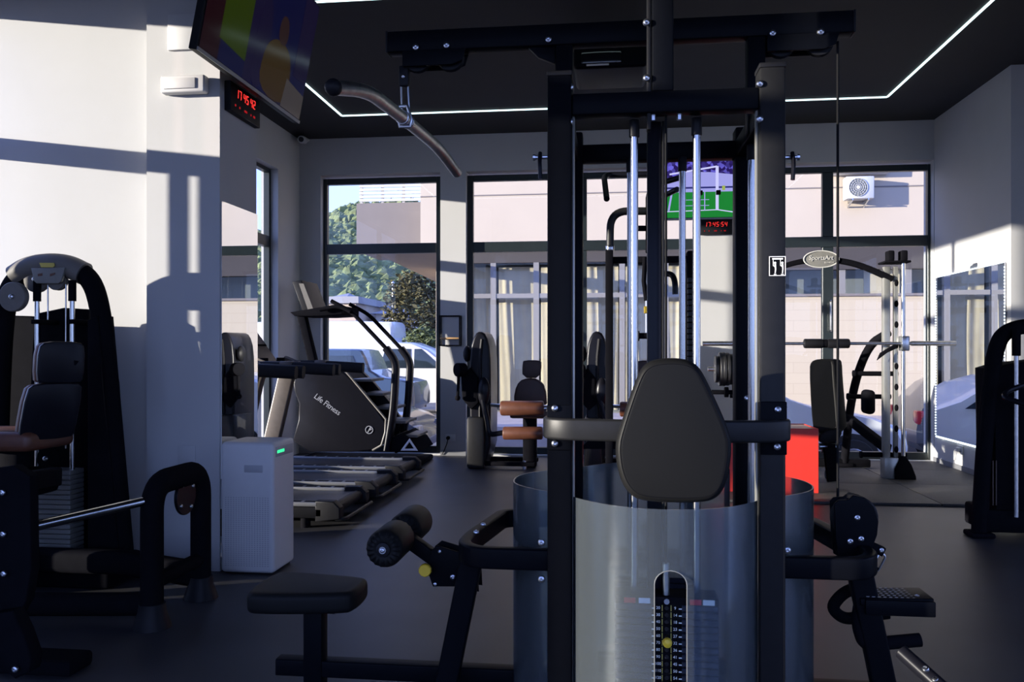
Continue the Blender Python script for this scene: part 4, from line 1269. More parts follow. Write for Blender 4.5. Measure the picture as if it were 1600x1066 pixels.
# ---- pulldown seat on the left
obj('base_arm', MB().bar([V(LXc, BY, .09), V(-1.22, BY, .09)], .06, .06, .006), 'black_steel', T)
px0 = at(493, 0, BY).x
obj('seat_post', MB().rbox(px0 - .035, px0 + .035, BY - .035, BY + .035, .0, .36, .006), 'black_steel', T)
sz1_ = .395
so = chaikin([(-.235,-.135), (-.17,-.165), (.13,-.12), (.165,-.08), (.165,.08), (.13,.12), (-.17,.165), (-.235,.135)], 2)
seat = obj('seat', MB().plate([V(px0 + .015 + a, BY - .0 + b, sz1_ - .075) for a, b in so], V(0,0,.075), .022, 4), 'leather_black', T)
obj('seat_plate', MB().rbox(px0 - .10, px0 + .10, BY - .08, BY + .08, sz1_ - .085, sz1_ - .073, .002), 'black_steel', T)
# knee rollers
RXk, RZk = -.757, .584
obj('roller_axle', MB().cyl((RXk, 2.70, RZk), (RXk, 3.20, RZk), .012, 12), 'zinc', T)
for y0, y1, s in ((2.72, 2.90, -1), (2.995, 3.20, 1)):
    mb = MB(); n = 36; r = .0645
    rings = [(.012, -.002), (.030, -.012), (.048, -.010), (.060, 0.0), (r, .014), (r, (y1 - y0) - .014), (.060, y1 - y0), (.048, (y1 - y0) + .010), (.030, (y1 - y0) + .012), (.012, (y1 - y0) + .002)]
    loops = []
    for rr, t in rings:
        amp = .0045 if rr in (.048, .060) else 0
        loops.append([V(RXk + rr*cos(2*pi*k/n), y0 + t + amp*(-1 if t < .05 else 1)*cos(18*2*pi*k/n), RZk + rr*sin(2*pi*k/n)) for k in range(n)])
    rl = obj('knee_roller', mb.loft(loops), 'leather_black', T, angle=50)
    ye = y0 - .013 if s < 0 else y1 + .013
    obj('end_cap', MB().lathe([(.026, 0), (.024, .006), (.012, .010), (.002, .010)], (RXk, ye + .004*s*-1, RZk), (0, s, 0), 18), 'dark_plastic', rl)
    bolt(rl, V(RXk, ye + s*.006, RZk), (0, s, 0), .009)
ka, kb = V(RXk, BY, RZk), at(712, 896, BY)
obj('roller_arm', MB().bar([ka, kb], .05, .048, .006, up=(0,1,0)), 'black_steel', T)
kp = [at(x, y, BY - .045) for x, y in ((672,862), (683,853), (745,872), (748,925), (722,922), (712,917), (676,917), (668,893))]
kpl = obj('adjust_plate', MB().plate(kp, V(0,.010,0), .003).plate([p + V(0,.08,0) for p in kp], V(0,.010,0), .003), 'black_steel', T)
for px_, py_ in ((708,902), (687,862), (680,913)): bolt(kpl, at(px_, py_, BY - .046), (0,-1,0), .011 if px_ == 708 else .007)
kn = at(667, 888, BY - .05)
obj('pull_knob', MB().lathe([(.008, .0), (.008, .012), (.020, .014), (.023, .02), (.023, .034), (.020, .038), (.004, .038)], kn, (0,-1,0), 10), 'yellow_plastic', T)

# ---------------------------------------------------------------- pulldown bar hanging from the beam
hx_ = at(632, 0, BY).x
lat = thing('pulldown_bar', 'steel pulldown bar with black end cap hanging from the tower beam', 'exercise bar', atd(633, 187, 3.0))
obj('swivel', MB().rbox(hx_ - .018, hx_ + .018, BY - .016, BY + .016, at(632,136,BY).z, at(632,104,BY).z, .006), 'dark_plastic', lat)
bolt(lat, V(hx_, BY - .017, at(632,122,BY).z), (0,-1,0), .007)
carabiner(at(632,131,BY), at(634,176,BY), .013, .0038, 'zinc', lat)
pb = [atd(522,137,2.45), atd(573,141,2.62), atd(633,187,2.98), atd(684,230,3.38), atd(714,270,3.62)]
pth = rounded(pb, [0,.10,.001,.10,0], 6)
obj('bar', MB().tube(pth, .0225, 16), 'steel_bar', lat)
d0 = (pb[0] - pb[1]).normalized()
obj('end_cap', MB().ball(pb[0] + d0*.004, .026, 16), 'dark_plastic', lat)
d1 = (pb[-1] - pb[-2]).normalized()
obj('end_cap', MB().cyl(pb[-1] - d1*.01, pb[-1] + d1*.006, .021, 16, .003), 'dark_plastic', lat)
dm = (pb[3] - pb[1]).normalized()
for k in (-.035, .02):
    obj('collar', MB().cyl(pb[2] + dm*k, pb[2] + dm*(k + .016), .026, 18, .003), 'zinc', lat)
tp_ = at(634, 172, BY)
tri = [tp_ + V(-.014,0,.004), tp_ + V(.014,0,.004)] + [pb[2] + V(.024,0,.0), pb[2] + V(.018,0,-.024), pb[2] + V(-.018,0,-.024), pb[2] + V(-.024,0,0)]
tri = [V(p.x, pb[2].y, p.z) for p in tri]
obj('hanger_plate', MB().tube([tri[0], tri[1], tri[2], tri[3], tri[4], tri[5]], .006, 8, closed=True, up=(0,1,0)), 'zinc', lat)

# =================================================================== LEFT SELECTOR MACHINE
LY = 4.18
lm = thing('pectoral_machine', 'black weight machine with grey hood against the sunlit left wall', 'gym machine', V(-2.9, 4.2, 0))
A = lambda px, py, Y=LY: at(px, py, Y)
arch = chaikin([tuple(A(*p)) for p in ((-6,885), (-2,640), (6,480), (22,436), (55,419), (100,417), (138,428), (157,475), (170,600), (192,885))], 3, closed=False)
obj('frame', MB().oval([Vector(p) for p in arch], .105, .10, 18, up=(0,1,0)), 'machine_black', lm)
hood = chaikin([tuple(A(*p)) for p in ((24,432), (44,419), (75,413), (108,416), (132,428))], 3, closed=False)
hd2 = obj('hood', MB().oval([Vector(p) for p in hood], .125, .125, 18, up=(0,1,0)), 'grey_plastic', lm)
obj('badge', MB().plate([A(x, y, LY - .066) for x, y in ((62,411), (85,411), (86,416), (83,418), (65,418))], V(0,-.004,0)), 'print_yellow', hd2)
obj('label_plate', MB().plate([A(x, y, LY - .07) for x, y in ((48,419), (101,418), (95,440), (91,443), (57,443), (53,440))], V(0,.02,0), .004), 'logo_grey', hd2)
obj('label_marks', MB().plate([A(x, y, LY - .0715) for x, y in ((59,428), (66,427), (66,431), (59,432))], V(0,.002,0)).plate([A(x, y, LY - .0715) for x, y in ((78,428), (86,426), (86,429), (78,432))], V(0,.002,0)), 'leather_brown', hd2)
body = [(-14,885), (-14,492), (48,494), (54,499), (60,489), (98,481), (134,483), (152,493), (168,600), (186,885)]
obj('rear_panel', MB().plate([A(x, y, LY + .10) for x, y in body], V(0,.12,0), .01), 'machine_black', lm)
obj('side_panel', MB().plate([A(x, y, LY - .06) for x, y in ((136,500), (152,493), (186,880), (136,880))], V(0,.15,0), .01), 'machine_black', lm)
obj('base', MB().rbox(A(-14,0).x, A(190,0).x, LY - .12, LY + .2, 0, .14, .02), 'machine_black', lm)
for px_ in (58, 113):
    x = A(px_, 0, LY - .05).x
    r_ = obj('guide_rod', MB().cyl((x, LY - .05, .14), (x, LY - .05, A(58, 462).z), .0125, 14), 'chrome', lm)
    obj('rod_sleeve', MB().cyl((x, LY - .05, A(58,472).z), (x, LY - .05, A(58,440).z), .02, 14), 'machine_black', r_)
    obj('clamp', MB().rbox(x - .022, x + .022, LY - .07, LY + .12, A(58,507).z, A(58,500).z, .004), 'machine_black', r_)
for px_, py_, r_, Y in ((22,464,.078,LY-.12), (58,437,.070,LY-.02), (90,438,.055,LY-.02), (75,716,.055,LY-.10)):
    c = A(px_, py_, Y)
    w = obj('pulley', MB().lathe([(r_*.94, -.018), (r_, -.013), (r_*.9, 0), (r_, .013), (r_*.94, .018)], c, (0,1,0), 28), 'grey_plastic' if py_ < 700 else 'machine_black', lm)
    bolt(w, c + V(0,-.02,0), (0,-1,0), .014)
for px_, y1 in ((75,500), (103,700)):
    x = A(px_, 0, LY - .02).x
    obj('cable', MB().cyl((x, LY - .02, A(px_, y1).z), (x, LY - .02, A(px_, 445).z), .004, 8), 'steel_bar', lm)
for i in range(18):
    z = .15 + i*.026
    obj('weight_plate', MB().rbox(A(40,0).x, A(128,0).x, LY - .10, LY + .02, z, z + .024, .003, 1), 'stack_grey', lm)
# seat
e_ = V(.57, .82, 0); nb = V(-.82, .57, 0)
def pad(parent, name, P, w, h, th, up, m, shell, r=.03):
    up = Vector(up)
    pts = [P + e_*a + up*b for a, b in chaikin([(0,.02), (.02,0), (w-.02,0), (w,.02), (w,h-.03), (w-.03,h), (.03,h), (0,h-.03)], 1)]
    sh_ = obj(name + '_shell', MB().plate(pts, nb*.03, .006), shell, parent)
    obj(name, MB().plate([p + nb*.031 for p in pts], nb*th, r*.6, 4), m, parent)
    return sh_
pad(lm, 'headrest', A(58, 600, 3.62), .21, .20, .055, (.06,0,1), 'leather_brown', 'machine_gloss')
pad(lm, 'backrest', A(28, 690, 3.60), .25, .27, .055, (.20,0,1), 'leather_brown', 'machine_gloss')
sp = A(18, 690, 3.62)
obj('seat', MB().rbox(sp.x - .34, sp.x + .10, 3.60, 3.95, sp.z - .05, sp.z + .045, .03, 3), 'leather_brown', lm)
obj('seat_post', MB().rbox(sp.x - .18, sp.x - .05, 3.72, 3.84, 0, sp.z - .04, .02), 'machine_black', lm)
obj('back_post', MB().bar([sp + V(.02,.16,-.03), A(95, 560, 3.75) + V(.05,.03,0)], .07, .06, .01, up=(0,1,0)), 'machine_black', lm)
obj('seat_frame', MB().rbox(sp.x - .5, A(60,0,3.7).x, 3.62, 3.86, A(30,775,3.7).z, A(30,735,3.7).z, .02), 'machine_black', lm)
# front loop stand
lx = -2.06
lo = rounded([V(lx, 3.54, 0), V(lx, 3.54, .645), V(lx, 3.99, .645), V(lx, 3.99, 0)], .13, 8)
st = obj('front_stand', MB().oval(lo, .115, .095, 18, up=(1,0,0)), 'machine_black', lm)
for y in (3.54, 3.99):
    obj('foot', MB().lathe([(.085, 0), (.08, .02), (.062, .07), (.058, .11)], (lx, y, 0), (0,0,1), 20), 'dark_plastic', st)
obj('stand_strut', MB().tube([V(lx, 3.56, .20), V(lx, 3.97, .20)], .036, 14), 'machine_black', lm)
cp = atx(283, 776, lx + .01)
cm = obj('cam_plate', MB().lathe([(.09, 0), (.092, .004), (.092, .012), (.09, .016)], V(lx - .0, 3.82, .545), (1,0,0), 28), 'machine_gloss', lm)
for a in range(4): bolt(cm, V(lx + .018, 3.82 + .07*cos(a*1.57 + .6), .545 + .07*sin(a*1.57 + .6)), (1,0,0), .010)
obj('chrome_bar', MB().cyl(atd(222,784,3.72), atd(30,828,3.3), .021, 18), 'chrome', lm)
obj('floor_rail', MB().tube(rounded([V(lx, 3.56, .10), V(-2.5, 3.50, .10), V(-3.3, 3.42, .10)], .2), .052, 16), 'machine_black', lm)
obj('floor_rail', MB().bar([V(lx - .02, 3.99, .12), V(-2.5, 4.02, .16), V(-3.4, 4.02, .16)], .10, .12, .03), 'machine_black', lm)
# near lever with pivot bolts at the picture edge
nl = [atd(x, y, 3.0) for x, y in ((-30,735), (20,728), (46,745), (48,890), (40,940), (20,975), (-30,985))]
lv2 = obj('lever_plate', MB().plate(nl, V(0,.05,0), .006), 'machine_black', lm)
for px_, py_ in ((5,835), (6,897), (4,770)): bolt(lv2, atd(px_, py_, 2.99), (0,-1,0), .012)
fl = [atd(x, y, 2.95) for x, y in ((-12,960), (18,955), (34,990), (48,1030), (44,1052), (22,1062), (8,1050), (-12,1010))]
lf = obj('lever_foot', MB().plate(fl, V(0,.07,0), .01), 'machine_black', lm)
bolt(lf, atd(24,1046,2.94), (0,-1,0), .013)
obj('lever_link', MB().bar([atd(10,760,3.02), atd(85,745,3.6)], .06, .08, .01), 'machine_black', lm)
obj('lever_base', MB().rbox(-2.75, -2.05, 2.95, 3.10, 0, .06, .015), 'machine_black', lm)
# white cables behind it
wcb = thing('floor_cable', 'pale thin cable lying by the foot of the white pillar', 'cable', V(-2.5, 4.43, 0))
obj('cord', MB().tube(rounded([V(-2.9, 4.54, .05), V(-2.75, 4.50, .02), V(-2.6, 4.42, .012), V(-2.45, 4.40, .008), V(-2.3, 4.44, .008), V(-2.22, 4.40, .008)], .06), .0055, 6), 'cable_white', wcb)

# =================================================================== RIGHT SELECTOR MACHINE
RY = 5.93
rm = thing('shoulder_machine', 'black weight machine cut off by the right edge of the picture', 'gym machine', V(2.9, RY, 0))
B = lambda px, py, Y=RY: at(px, py, Y)
ar2 = chaikin([tuple(B(*p)) for p in ((1530,838), (1536,720), (1546,610), (1556,540), (1572,516), (1610,508), (1660,508), (1700,520), (1718,600), (1726,838))], 3, closed=False)
obj('frame', MB().oval([Vector(p) for p in ar2], .10, .11, 18, up=(0,1,0)), 'machine_black', rm)
for px_ in (1530, 1726):
    c = B(px_, 838)
    obj('foot', MB().rbox(c.x - .075, c.x + .075, RY - .08, RY + .08, 0, .035, .012), 'machine_black', rm)
obj('body_panel', MB().plate([B(x, y, RY - .03) for x, y in ((1557,830), (1553,576), (1580,568), (1640,562), (1690,570), (1700,830))], V(0,.3,0), .012), 'machine_black', rm)
obj('base', MB().rbox(B(1535,0).x, B(1725,0).x, RY - .05, RY + .3, .035, B(1560,795).z, .02), 'machine_black', rm)
x = B(1588, 0, RY - .08).x
r_ = obj('guide_rod', MB().cyl((x, RY - .08, .15), (x, RY - .08, B(1588,520).z), .014, 14), 'steel_bar', rm)
obj('rod_sleeve', MB().cyl((x, RY - .08, B(1588,556).z), (x, RY - .08, B(1588,515).z), .026, 14, .003), 'machine_black', r_)
obj('handle', MB().tube(rounded([B(1600,602,RY-.16), B(1572,612,RY-.2), B(1568,622,RY-.25), B(1610,634,RY-.3)], .04), .018, 10), 'machine_gloss', rm)
for px_ in (1551, 1556):
    obj('trim_strip', MB().plate([B(px_, 720, RY - .045), B(px_+1.5, 720, RY - .045), B(px_+1.5, 790, RY - .045), B(px_, 790, RY - .045)], V(0,.004,0)), 'leather_dark_brown', rm)

# =================================================================== LEG MACHINES
GY = 8.72
gm = thing('leg_curl_machine', 'black leg machine with brown rollers in front of the back window', 'gym machine', V(at(749,0,GY).x, 8.97, 0))
G = lambda px, py, Y=GY: at(px, py, Y)
pr = chaikin([(734,728), (733,600), (734,545), (741,522), (750,517), (760,523), (766,548), (767,600), (766,728)], 1)
tower = obj('tower', MB().plate([G(x, y) for x, y in pr], V(0,.55,0), .03, 4), 'machine_gloss', gm)
obj('tower_rib', MB().tube(rounded([G(750,727,GY-.012), G(750,560,GY-.012), G(753,530,GY-.012)], .05), .018, 8), 'dark_plastic', tower)
obj('tower_base', MB().rbox(G(730,0).x, G(758,0).x, GY - .06, GY + .5, 0, .55, .03), 'charcoal_steel', gm)
obj('counter_arm', MB().plate([G(x, y, GY - .05) for x, y in ((720,588), (734,575), (746,590), (748,630), (736,640), (722,624))], V(0,.06,0), .012), 'machine_black', gm)
obj('counter_weight', MB().cyl(G(713,578,GY-.12), G(726,578,GY-.05), .072, 20, .01), 'machine_black', gm)
obj('counter_rod', MB().cyl(G(717,585,GY-.1), G(715,622,GY-.1), .016, 10).ball(G(715,622,GY-.1), .03, 10), 'machine_black', gm)
obj('side_cap', MB().ball(G(730,553,GY+.1), .075, 14, (.6,1,1.2)), 'dark_plastic', gm)
obj('pivot_disc', MB().ball(G(756,612,GY-.07), .09, 18, (.75,.5,1.7)), 'machine_gloss', gm)
obj('lever', MB().tube(rounded([G(754,625,GY-.08), G(762,660,GY-.1), G(764,680,GY-.1), G(788,676,GY-.1)], .06), .028, 10), 'machine_gloss', gm)
obj('upper_roller', MB().cyl(G(782,638,GY-.1), G(850,638,GY-.1), .078, 24, .02), 'leather_brown', gm)
obj('lower_roller', MB().cyl(G(786,677,GY-.1), G(848,677,GY-.1), .068, 24, .018), 'leather_brown', gm)
obj('roller_arm', MB().tube(rounded([G(766,633,GY-.06), G(782,634,GY-.06), G(860,636,GY-.06)], .03), .018, 8).cyl(G(850,638,GY-.1), G(854,638,GY-.1), .03, 12), 'zinc', gm)
obj('backrest', MB().plate([at(x, y, 9.0) for x, y in chaikin([(803,640), (803,612), (811,595), (824,591), (840,592), (852,604), (855,640)], 1)], V(0,.09,0), .02), 'leather_dark_brown', gm)
obj('headrest', MB().plate([at(x, y, 9.0) for x, y in chaikin([(816,591), (816,567), (819,563), (843,563), (846,567), (844,591)], 1)], V(0,.07,0), .015), 'leather_dark_brown', gm)
obj('seat', MB().rbox(at(800,0,8.9).x, at(858,0,8.9).x, 8.70, 9.06, at(830,652,8.9).z, at(830,640,8.9).z, .02), 'leather_dark_brown', gm)
obj('pedestal', MB().rbox(at(818,0,8.9).x, at(838,0,8.9).x, 8.82, 9.0, 0, at(830,650,8.9).z, .015), 'machine_black', gm)
obj('base_rail', MB().rbox(G(748,0).x, G(836,0).x, GY - .02, GY + .06, .03, .075, .01), 'machine_black', gm)
obj('base_rail', MB().rbox(G(748,0).x, G(836,0).x, GY + .35, GY + .43, .03, .075, .01), 'machine_black', gm)
obj('foot', MB().cyl(G(820,0,GY+.02)*1 - V(0,0,G(820,0,GY+.02).z), G(820,0,GY+.02)*1 + V(0,0,.09 - G(820,0,GY+.02).z), .022, 12), 'zinc', gm)
copy_tree(gm, V(gm.location.x + at(932,0,GY).x - at(749,0,GY).x, 8.97, 0), 'black leg machine mostly hidden behind the left tower columns')

# =================================================================== ASSISTED CHIN MACHINE behind the tower
CY = 5.0
cmn = thing('chin_up_machine', 'black assisted chin-up machine with bent handles behind the cable tower', 'gym machine', V(at(1024,0,CY).x, CY, 0))
C = lambda px, py, Y=CY: at(px, py, Y)
obj('mast', MB().rbox(C(1015,0).x, C(1034,0).x, CY, CY + .12, 0, C(1020,238).z, .008), 'bronze_panel', cmn)
obj('mast_carriage', MB().rbox(C(1010,0).x, C(1038,0).x, CY - .03, CY + .14, C(1020,392).z, C(1020,301).z, .008), 'machine_black', cmn)
obj('upper_handle', MB().tube(rounded([C(1016,272), C(950,273), C(944,277,CY-.06), C(948,311,CY-.3)], .05, 6), .017, 12), 'machine_gloss', cmn)
obj('upper_handle', MB().tube(rounded([C(1020,290), C(1040,284,CY-.06), C(1061,278,CY-.14)], .05, 6), .017, 12), 'machine_gloss', cmn)
obj('upper_handle', MB().tube([C(1030,310), C(1058,296,CY-.25)], .016, 12), 'machine_gloss', cmn)
gr = obj('front_tube', MB().tube(rounded([C(1014,330), C(954,330), C(953,386)], .17, 8), .023, 14), 'charcoal_steel', cmn)
obj('collar', MB().cyl(C(953,384), C(953,392), .026, 16, .003), 'chrome', gr)
obj('front_post', MB().rbox(C(946,0).x, C(958,0).x, CY - .02, CY + .03, 0, C(950,390).z, .005), 'machine_black', cmn)
obj('cross_bar', MB().rbox(C(956,0).x, C(1076,0).x, CY + .02, CY + .07, C(1000,410).z, C(1000,400).z, .005), 'machine_black', cmn)
obj('knob', MB().lathe([(.008, 0), (.008, .03), (.028, .035), (.03, .05), (.02, .058)], C(996,357), (-1,-.2,0), 14), 'gold_knob', cmn)
obj('knob_shaft', MB().cyl(C(990,357), C(1014,357), .017, 12), 'machine_black', cmn)
obj('lower_grip', MB().tube(rounded([C(1036,428), C(1050,428,CY-.05), C(1055,440,CY-.1), C(1055,460,CY-.1)], .05, 5), .017, 12), 'machine_gloss', cmn)
obj('strap', MB().tube([C(1008,402), C(1006,440), C(1010,470)], .014, 8), 'machine_black', cmn)
obj('yellow_tag', MB().rbox(C(1006,0).x, C(1014,0).x, CY - .03, CY, C(1010,490).z, C(1010,479).z, .003), 'yellow_plastic', cmn)
obj('snap_link', MB().tube([C(1010,470), C(1010,520)], .008, 8), 'zinc', cmn)
obj('peg', MB().cyl(C(998,525), C(1015,525), .018, 12).cyl(C(997,525), C(999,525), .03, 12), 'machine_black', cmn)
stx0, stx1 = C(1075,0,CY+.1).x, C(1084,0,CY+.1).x
obj('stack_guard', MB().rbox(stx0, stx1 + .01, CY + .12, CY + .3, 0, C(1080,388).z, .004), 'machine_black', cmn)
for i in range(16):
    z = C(1080,432 + i*9).z
    obj('stack_plate', MB().rbox(stx0 - .002, stx1, CY + .08, CY + .125, z - .028, z, .002, 1), 'charcoal_steel', cmn)
obj('base', MB().rbox(C(946,0).x, C(1086,0).x, CY - .04, CY + .04, 0, .07, .01), 'machine_black', cmn)
obj('base', MB().rbox(C(1010,0).x, C(1040,0).x, CY + .04, CY + .8, 0, .07, .01), 'machine_black', cmn)
obj('step', MB().plate([C(x, y, CY + .4) for x, y in ((905,702), (940,668), (1000,672), (1000,702))], V(0,.1,0), .01), 'machine_black', cmn)

# =================================================================== SMITH MACHINE
SY = 8.35
sm = thing('smith_machine', 'smith machine with silver uprights and oval badge on the rubber tiles', 'gym machine', V(2.03, SY, .022))
S = lambda px, py, Y=SY: at(px, py, Y)
MZ = .022
xr = 2.71; xl = 1.35
ztop = S(1400, 408).z
for x, s in ((xr, 1), (xl, -1)):
    up_ = obj('upright', MB().rbox(x - .075*s - .03, x - .075*s + .03, SY + .02, SY + .10, MZ, ztop - .05, .006), 'silver_paint', sm)
    obj('lock_rail', MB().rbox(x + .01*s - .02, x + .01*s + .02, SY + .03, SY + .07, MZ + .1, ztop - .05, .004), 'silver_paint', up_)
    for k in range(9):
        z = .30 + k*.20
        obj('lock_catch', MB().ball(V(x + .01*s, SY + .022, z), .025, 10, (.8,.5,1.3)), 'machine_black', up_)
    obj('guide_rod', MB().cyl((x + .065*s, SY, MZ + .22), (x + .065*s, SY, ztop), .019, 14), 'chrome', sm)
    obj('top_plate', MB().rbox(x - .12, x + .12, SY - .06, SY + .16, ztop - .02, ztop, .006), 'machine_black', sm)
    for dx in (-.05*s, .07*s):
        obj('top_pulley', MB().rbox(x + dx - .03, x + dx + .03, SY - .03, SY + .08, ztop, ztop + .10, .012), 'machine_black', sm)
    obj('foot', MB().plate([V(x + a*s, SY - .05, z) for a, z in ((-.02,MZ), (.17,MZ), (.17,MZ + .03), (.13,.16), (.08,.24), (.04,.24), (-.02,.12))], V(0,.16,0), .015), 'machine_black', sm)
    obj('base_block', MB().rbox(x - .11, x + .02, SY - .02, SY + .12, MZ, MZ + .2, .006), 'silver_paint', sm)
    obj('rear_leg', MB().tube(chaikin([tuple(V(x - .05*s, SY + .08, 1.42)), tuple(V(x - .16*s, SY + .35, 1.30)), tuple(V(x - .22*s, SY + .7, .8)), tuple(V(x - .26*s, SY + .82, MZ))], 3, closed=False), .042, 12), 'machine_black', sm)
    obj('rear_foot', MB().rbox(x - .26*s - .08, x - .26*s + .08, SY + .76, SY + .9, MZ, MZ + .04, .012), 'machine_black', sm)
    for z, d in ((1.02, .24), (.78, .45), (.24, 0)):
        obj('weight_peg', MB().cyl((x - .30*s, SY + d + .08, z), (x + .12*s, SY + d + .08, z), .024, 12).cyl((x - .31*s, SY + d + .08, z), (x - .29*s, SY + d + .08, z), .034, 12), 'machine_black', sm)
    obj('counter_weight', MB().rbox(x - .17*s - .05, x - .17*s + .05, SY + .2, SY + .4, .62, .86, .04, 3), 'machine_black', sm)
    obj('side_brace', MB().bar([V(x - .26*s, SY + .72, .55), V(x - .05*s, SY + .1, .30)], .09, .09, .02), 'machine_black', sm)
ztb = S(1280, 408).z
obj('top_arch', MB().bar(chaikin([(xl + .02, SY + .05, ztb - .18), (xl + .35, SY + .05, ztb - .02), (2.03, SY + .05, ztb + .03), (xr - .35, SY + .05, ztb - .02), (xr - .02, SY + .05, ztb - .18)], 3, closed=False), .05, .08, .008, up=(0,1,0)), 'machine_black', sm)
lc = S(1283.5, 405, SY - .0)
lw, lh = (S(1311,0).x - S(1256,0).x)/2, (S(1280,392).z - S(1280,418).z)/2
ov = [V(lc.x + lw*cos(2*pi*k/40), SY + .005, lc.z + lh*sin(2*pi*k/40)) for k in range(40)]
lg = obj('badge', MB().plate(ov, V(0,.02,0), .004), 'logo_grey', sm)
obj('badge_rim', MB().tube([p + V(0,-.002,0) for p in ov], .006, 6, closed=True, up=(0,1,0)), 'logo_light', lg)
obj('badge_text', text_mb('SportsArt', .060, V(lc.x - .004, SY + .001, lc.z + .012), (1,0,0), (0,0,1), .004, .95, .12), 'logo_light', lg, angle=0)
obj('badge_text', text_mb('FITNESS', .020, V(lc.x + .075, SY + .001, lc.z - .034), (1,0,0), (0,0,1), .004, 1.3), 'logo_light', lg, angle=0)
bzz = S(1300, 537).z
b0, b1 = S(1097,0).x, S(1490,0).x
smb = obj('bar', MB().cyl((b0, SY - .05, bzz), (b1, SY - .05, bzz), .0145, 14), 'steel_bar', sm)
for x, s in ((xr, 1), (xl, -1)):
    obj('bar_bearing', MB().rbox(x + .065*s - .035, x + .065*s + .035, SY - .08, SY + .03, bzz - .07, bzz + .07, .008), 'zinc', smb)
    obj('bar_hook', MB().plate([V(x - .02*s, SY - .06, bzz), V(x - .16*s, SY - .06, bzz - .09), V(x - .19*s, SY - .06, bzz - .16), V(x - .10*s, SY - .06, bzz - .09), V(x - .02*s, SY - .06, bzz - .05)], V(0,.03,0), .004), 'machine_black', smb)
    obj('bar_sleeve', MB().cyl((x + .12*s, SY - .05, bzz), (b1 if s > 0 else b0, SY - .05, bzz), .023, 14), 'steel_bar', smb)
obj('base_beam', MB().rbox(xl, xr, SY + .78, SY + .86, MZ, MZ + .08, .01), 'machine_black', sm)
# foam pad on the bar
bpad = thing('bar_pad', 'black foam roll wrapped around the smith machine bar', 'bar pad', V(S(1290,0).x, SY - .05, bzz - .05))
for a, b in ((1254, 1284), (1290, 1325)):
    obj('foam', MB().cyl((S(a,0).x, SY - .05, bzz), (S(b,0).x, SY - .05, bzz), .046, 20, .012), 'dark_plastic', bpad)
obj('strap', MB().cyl((S(1283,0).x, SY - .05, bzz), (S(1291,0).x, SY - .05, bzz), .040, 20), 'machine_black', bpad)
# weight plates stored on the left horn
hz = at(1128, 577, SY - .1).z
for i, (px_, r_) in enumerate(((1117,.13), (1123,.165), (1128,.165), (1134,.16), (1140,.15))):
    x = at(px_, 0, SY - .1).x
    c = V(x, SY - .1, hz)
    wp = thing('weight_disc', ['small outermost black weight disc on the smith machine peg', 'second black weight disc from the end of the smith machine peg', 'middle black weight disc of the five on the smith machine peg', 'fourth black weight disc from the end of the smith machine peg', 'innermost black weight disc next to the smith machine upright'][i], 'weight', c - V(0,0,r_), 'weight discs on the smith machine')
    obj('disc', MB().loft([[c + V(t, rr*cos(2*pi*k/28), rr*sin(2*pi*k/28)) for k in range(28)] for rr, t in ((.028,.002), (r_*.86,.002), (r_*.9,0), (r_*.98,0), (r_,.004), (r_,.026), (r_*.98,.030), (r_*.9,.030), (r_*.86,.028), (.028,.028))], closed=True), 'cast_iron', wp)
    obj('hub', MB().loft([[c + V(t, rr*cos(2*pi*k/18), rr*sin(2*pi*k/18)) for k in range(18)] for rr, t in ((.026,0), (.045,0), (.045,.030), (.026,.030))], closed=True), 'steel_bar', wp)
obj('plate_peg', MB().cyl((at(1106,0,SY-.1).x, SY - .1, hz), (xl, SY - .1, hz), .022, 14), 'steel_bar', sm)
z2 = at(1128, 613, SY - .1).z
obj('plate_peg', MB().cyl((at(1112,0,SY-.1).x, SY - .1, z2), (xl, SY - .1, z2), .022, 14).cyl((at(1132,0,SY-.1).x, SY - .1, z2), (at(1138,0,SY-.1).x, SY - .1, z2), .05, 14), 'machine_black', sm)
obj('peg_bracket', MB().rbox(at(1147,0,SY-.1).x, xl, SY - .13, SY + .05, z2 - .05, hz + .05, .01), 'machine_black', sm)

# ---------------------------------------------------------------- bench
BYb = 7.75
bn = thing('workout_bench', 'black workout bench with raised backrest beside the red box', 'bench', V(at(1292,0,BYb).x, BYb, .022))
Bn = lambda px, py, Y=BYb: at(px, py, Y)
q = [Bn(x, y) for x, y in chaikin([(1263,575), (1266,565), (1275,561), (1298,561), (1302,566), (1303,590), (1307,635), (1310,678), (1270,678), (1266,640)], 1)]
obj('backrest', MB().plate(q, V(.10,.06,0), .02), 'leather_black', bn)
obj('seat', MB().plate([Bn(x, y, BYb - .1) for x, y in chaikin([(1278,682), (1290,672), (1314,670), (1316,680), (1305,692), (1282,694)], 1)], V(.05,.34,0), .012), 'leather_black', bn)
obj('front_leg', MB().plate([Bn(x, y, BYb - .12) for x, y in ((1288,700), (1308,700), (1312,752), (1294,754))], V(0,.06,0), .01), 'machine_black', bn)
obj('rear_leg', MB().bar([Bn(1300,690,BYb+.2), V(Bn(1298,0,BYb+.45).x, BYb + .45, .03)], .06, .06, .01), 'machine_black', bn)
obj('hinge', MB().cyl(Bn(1280,698), Bn(1310,698), .03, 14).cyl(Bn(1283,705), Bn(1306,712), .018, 10), 'zinc', bn)
obj('spine', MB().bar([Bn(1300,700,BYb-.1), Bn(1296,704,BYb+.5)], .06, .07, .01), 'machine_black', bn)
obj('wheel', MB().cyl((Bn(1290,0,BYb+.5).x, BYb + .5, .065), (Bn(1296,0,BYb+.5).x, BYb + .5, .065), .043, 16), 'tyre', bn)

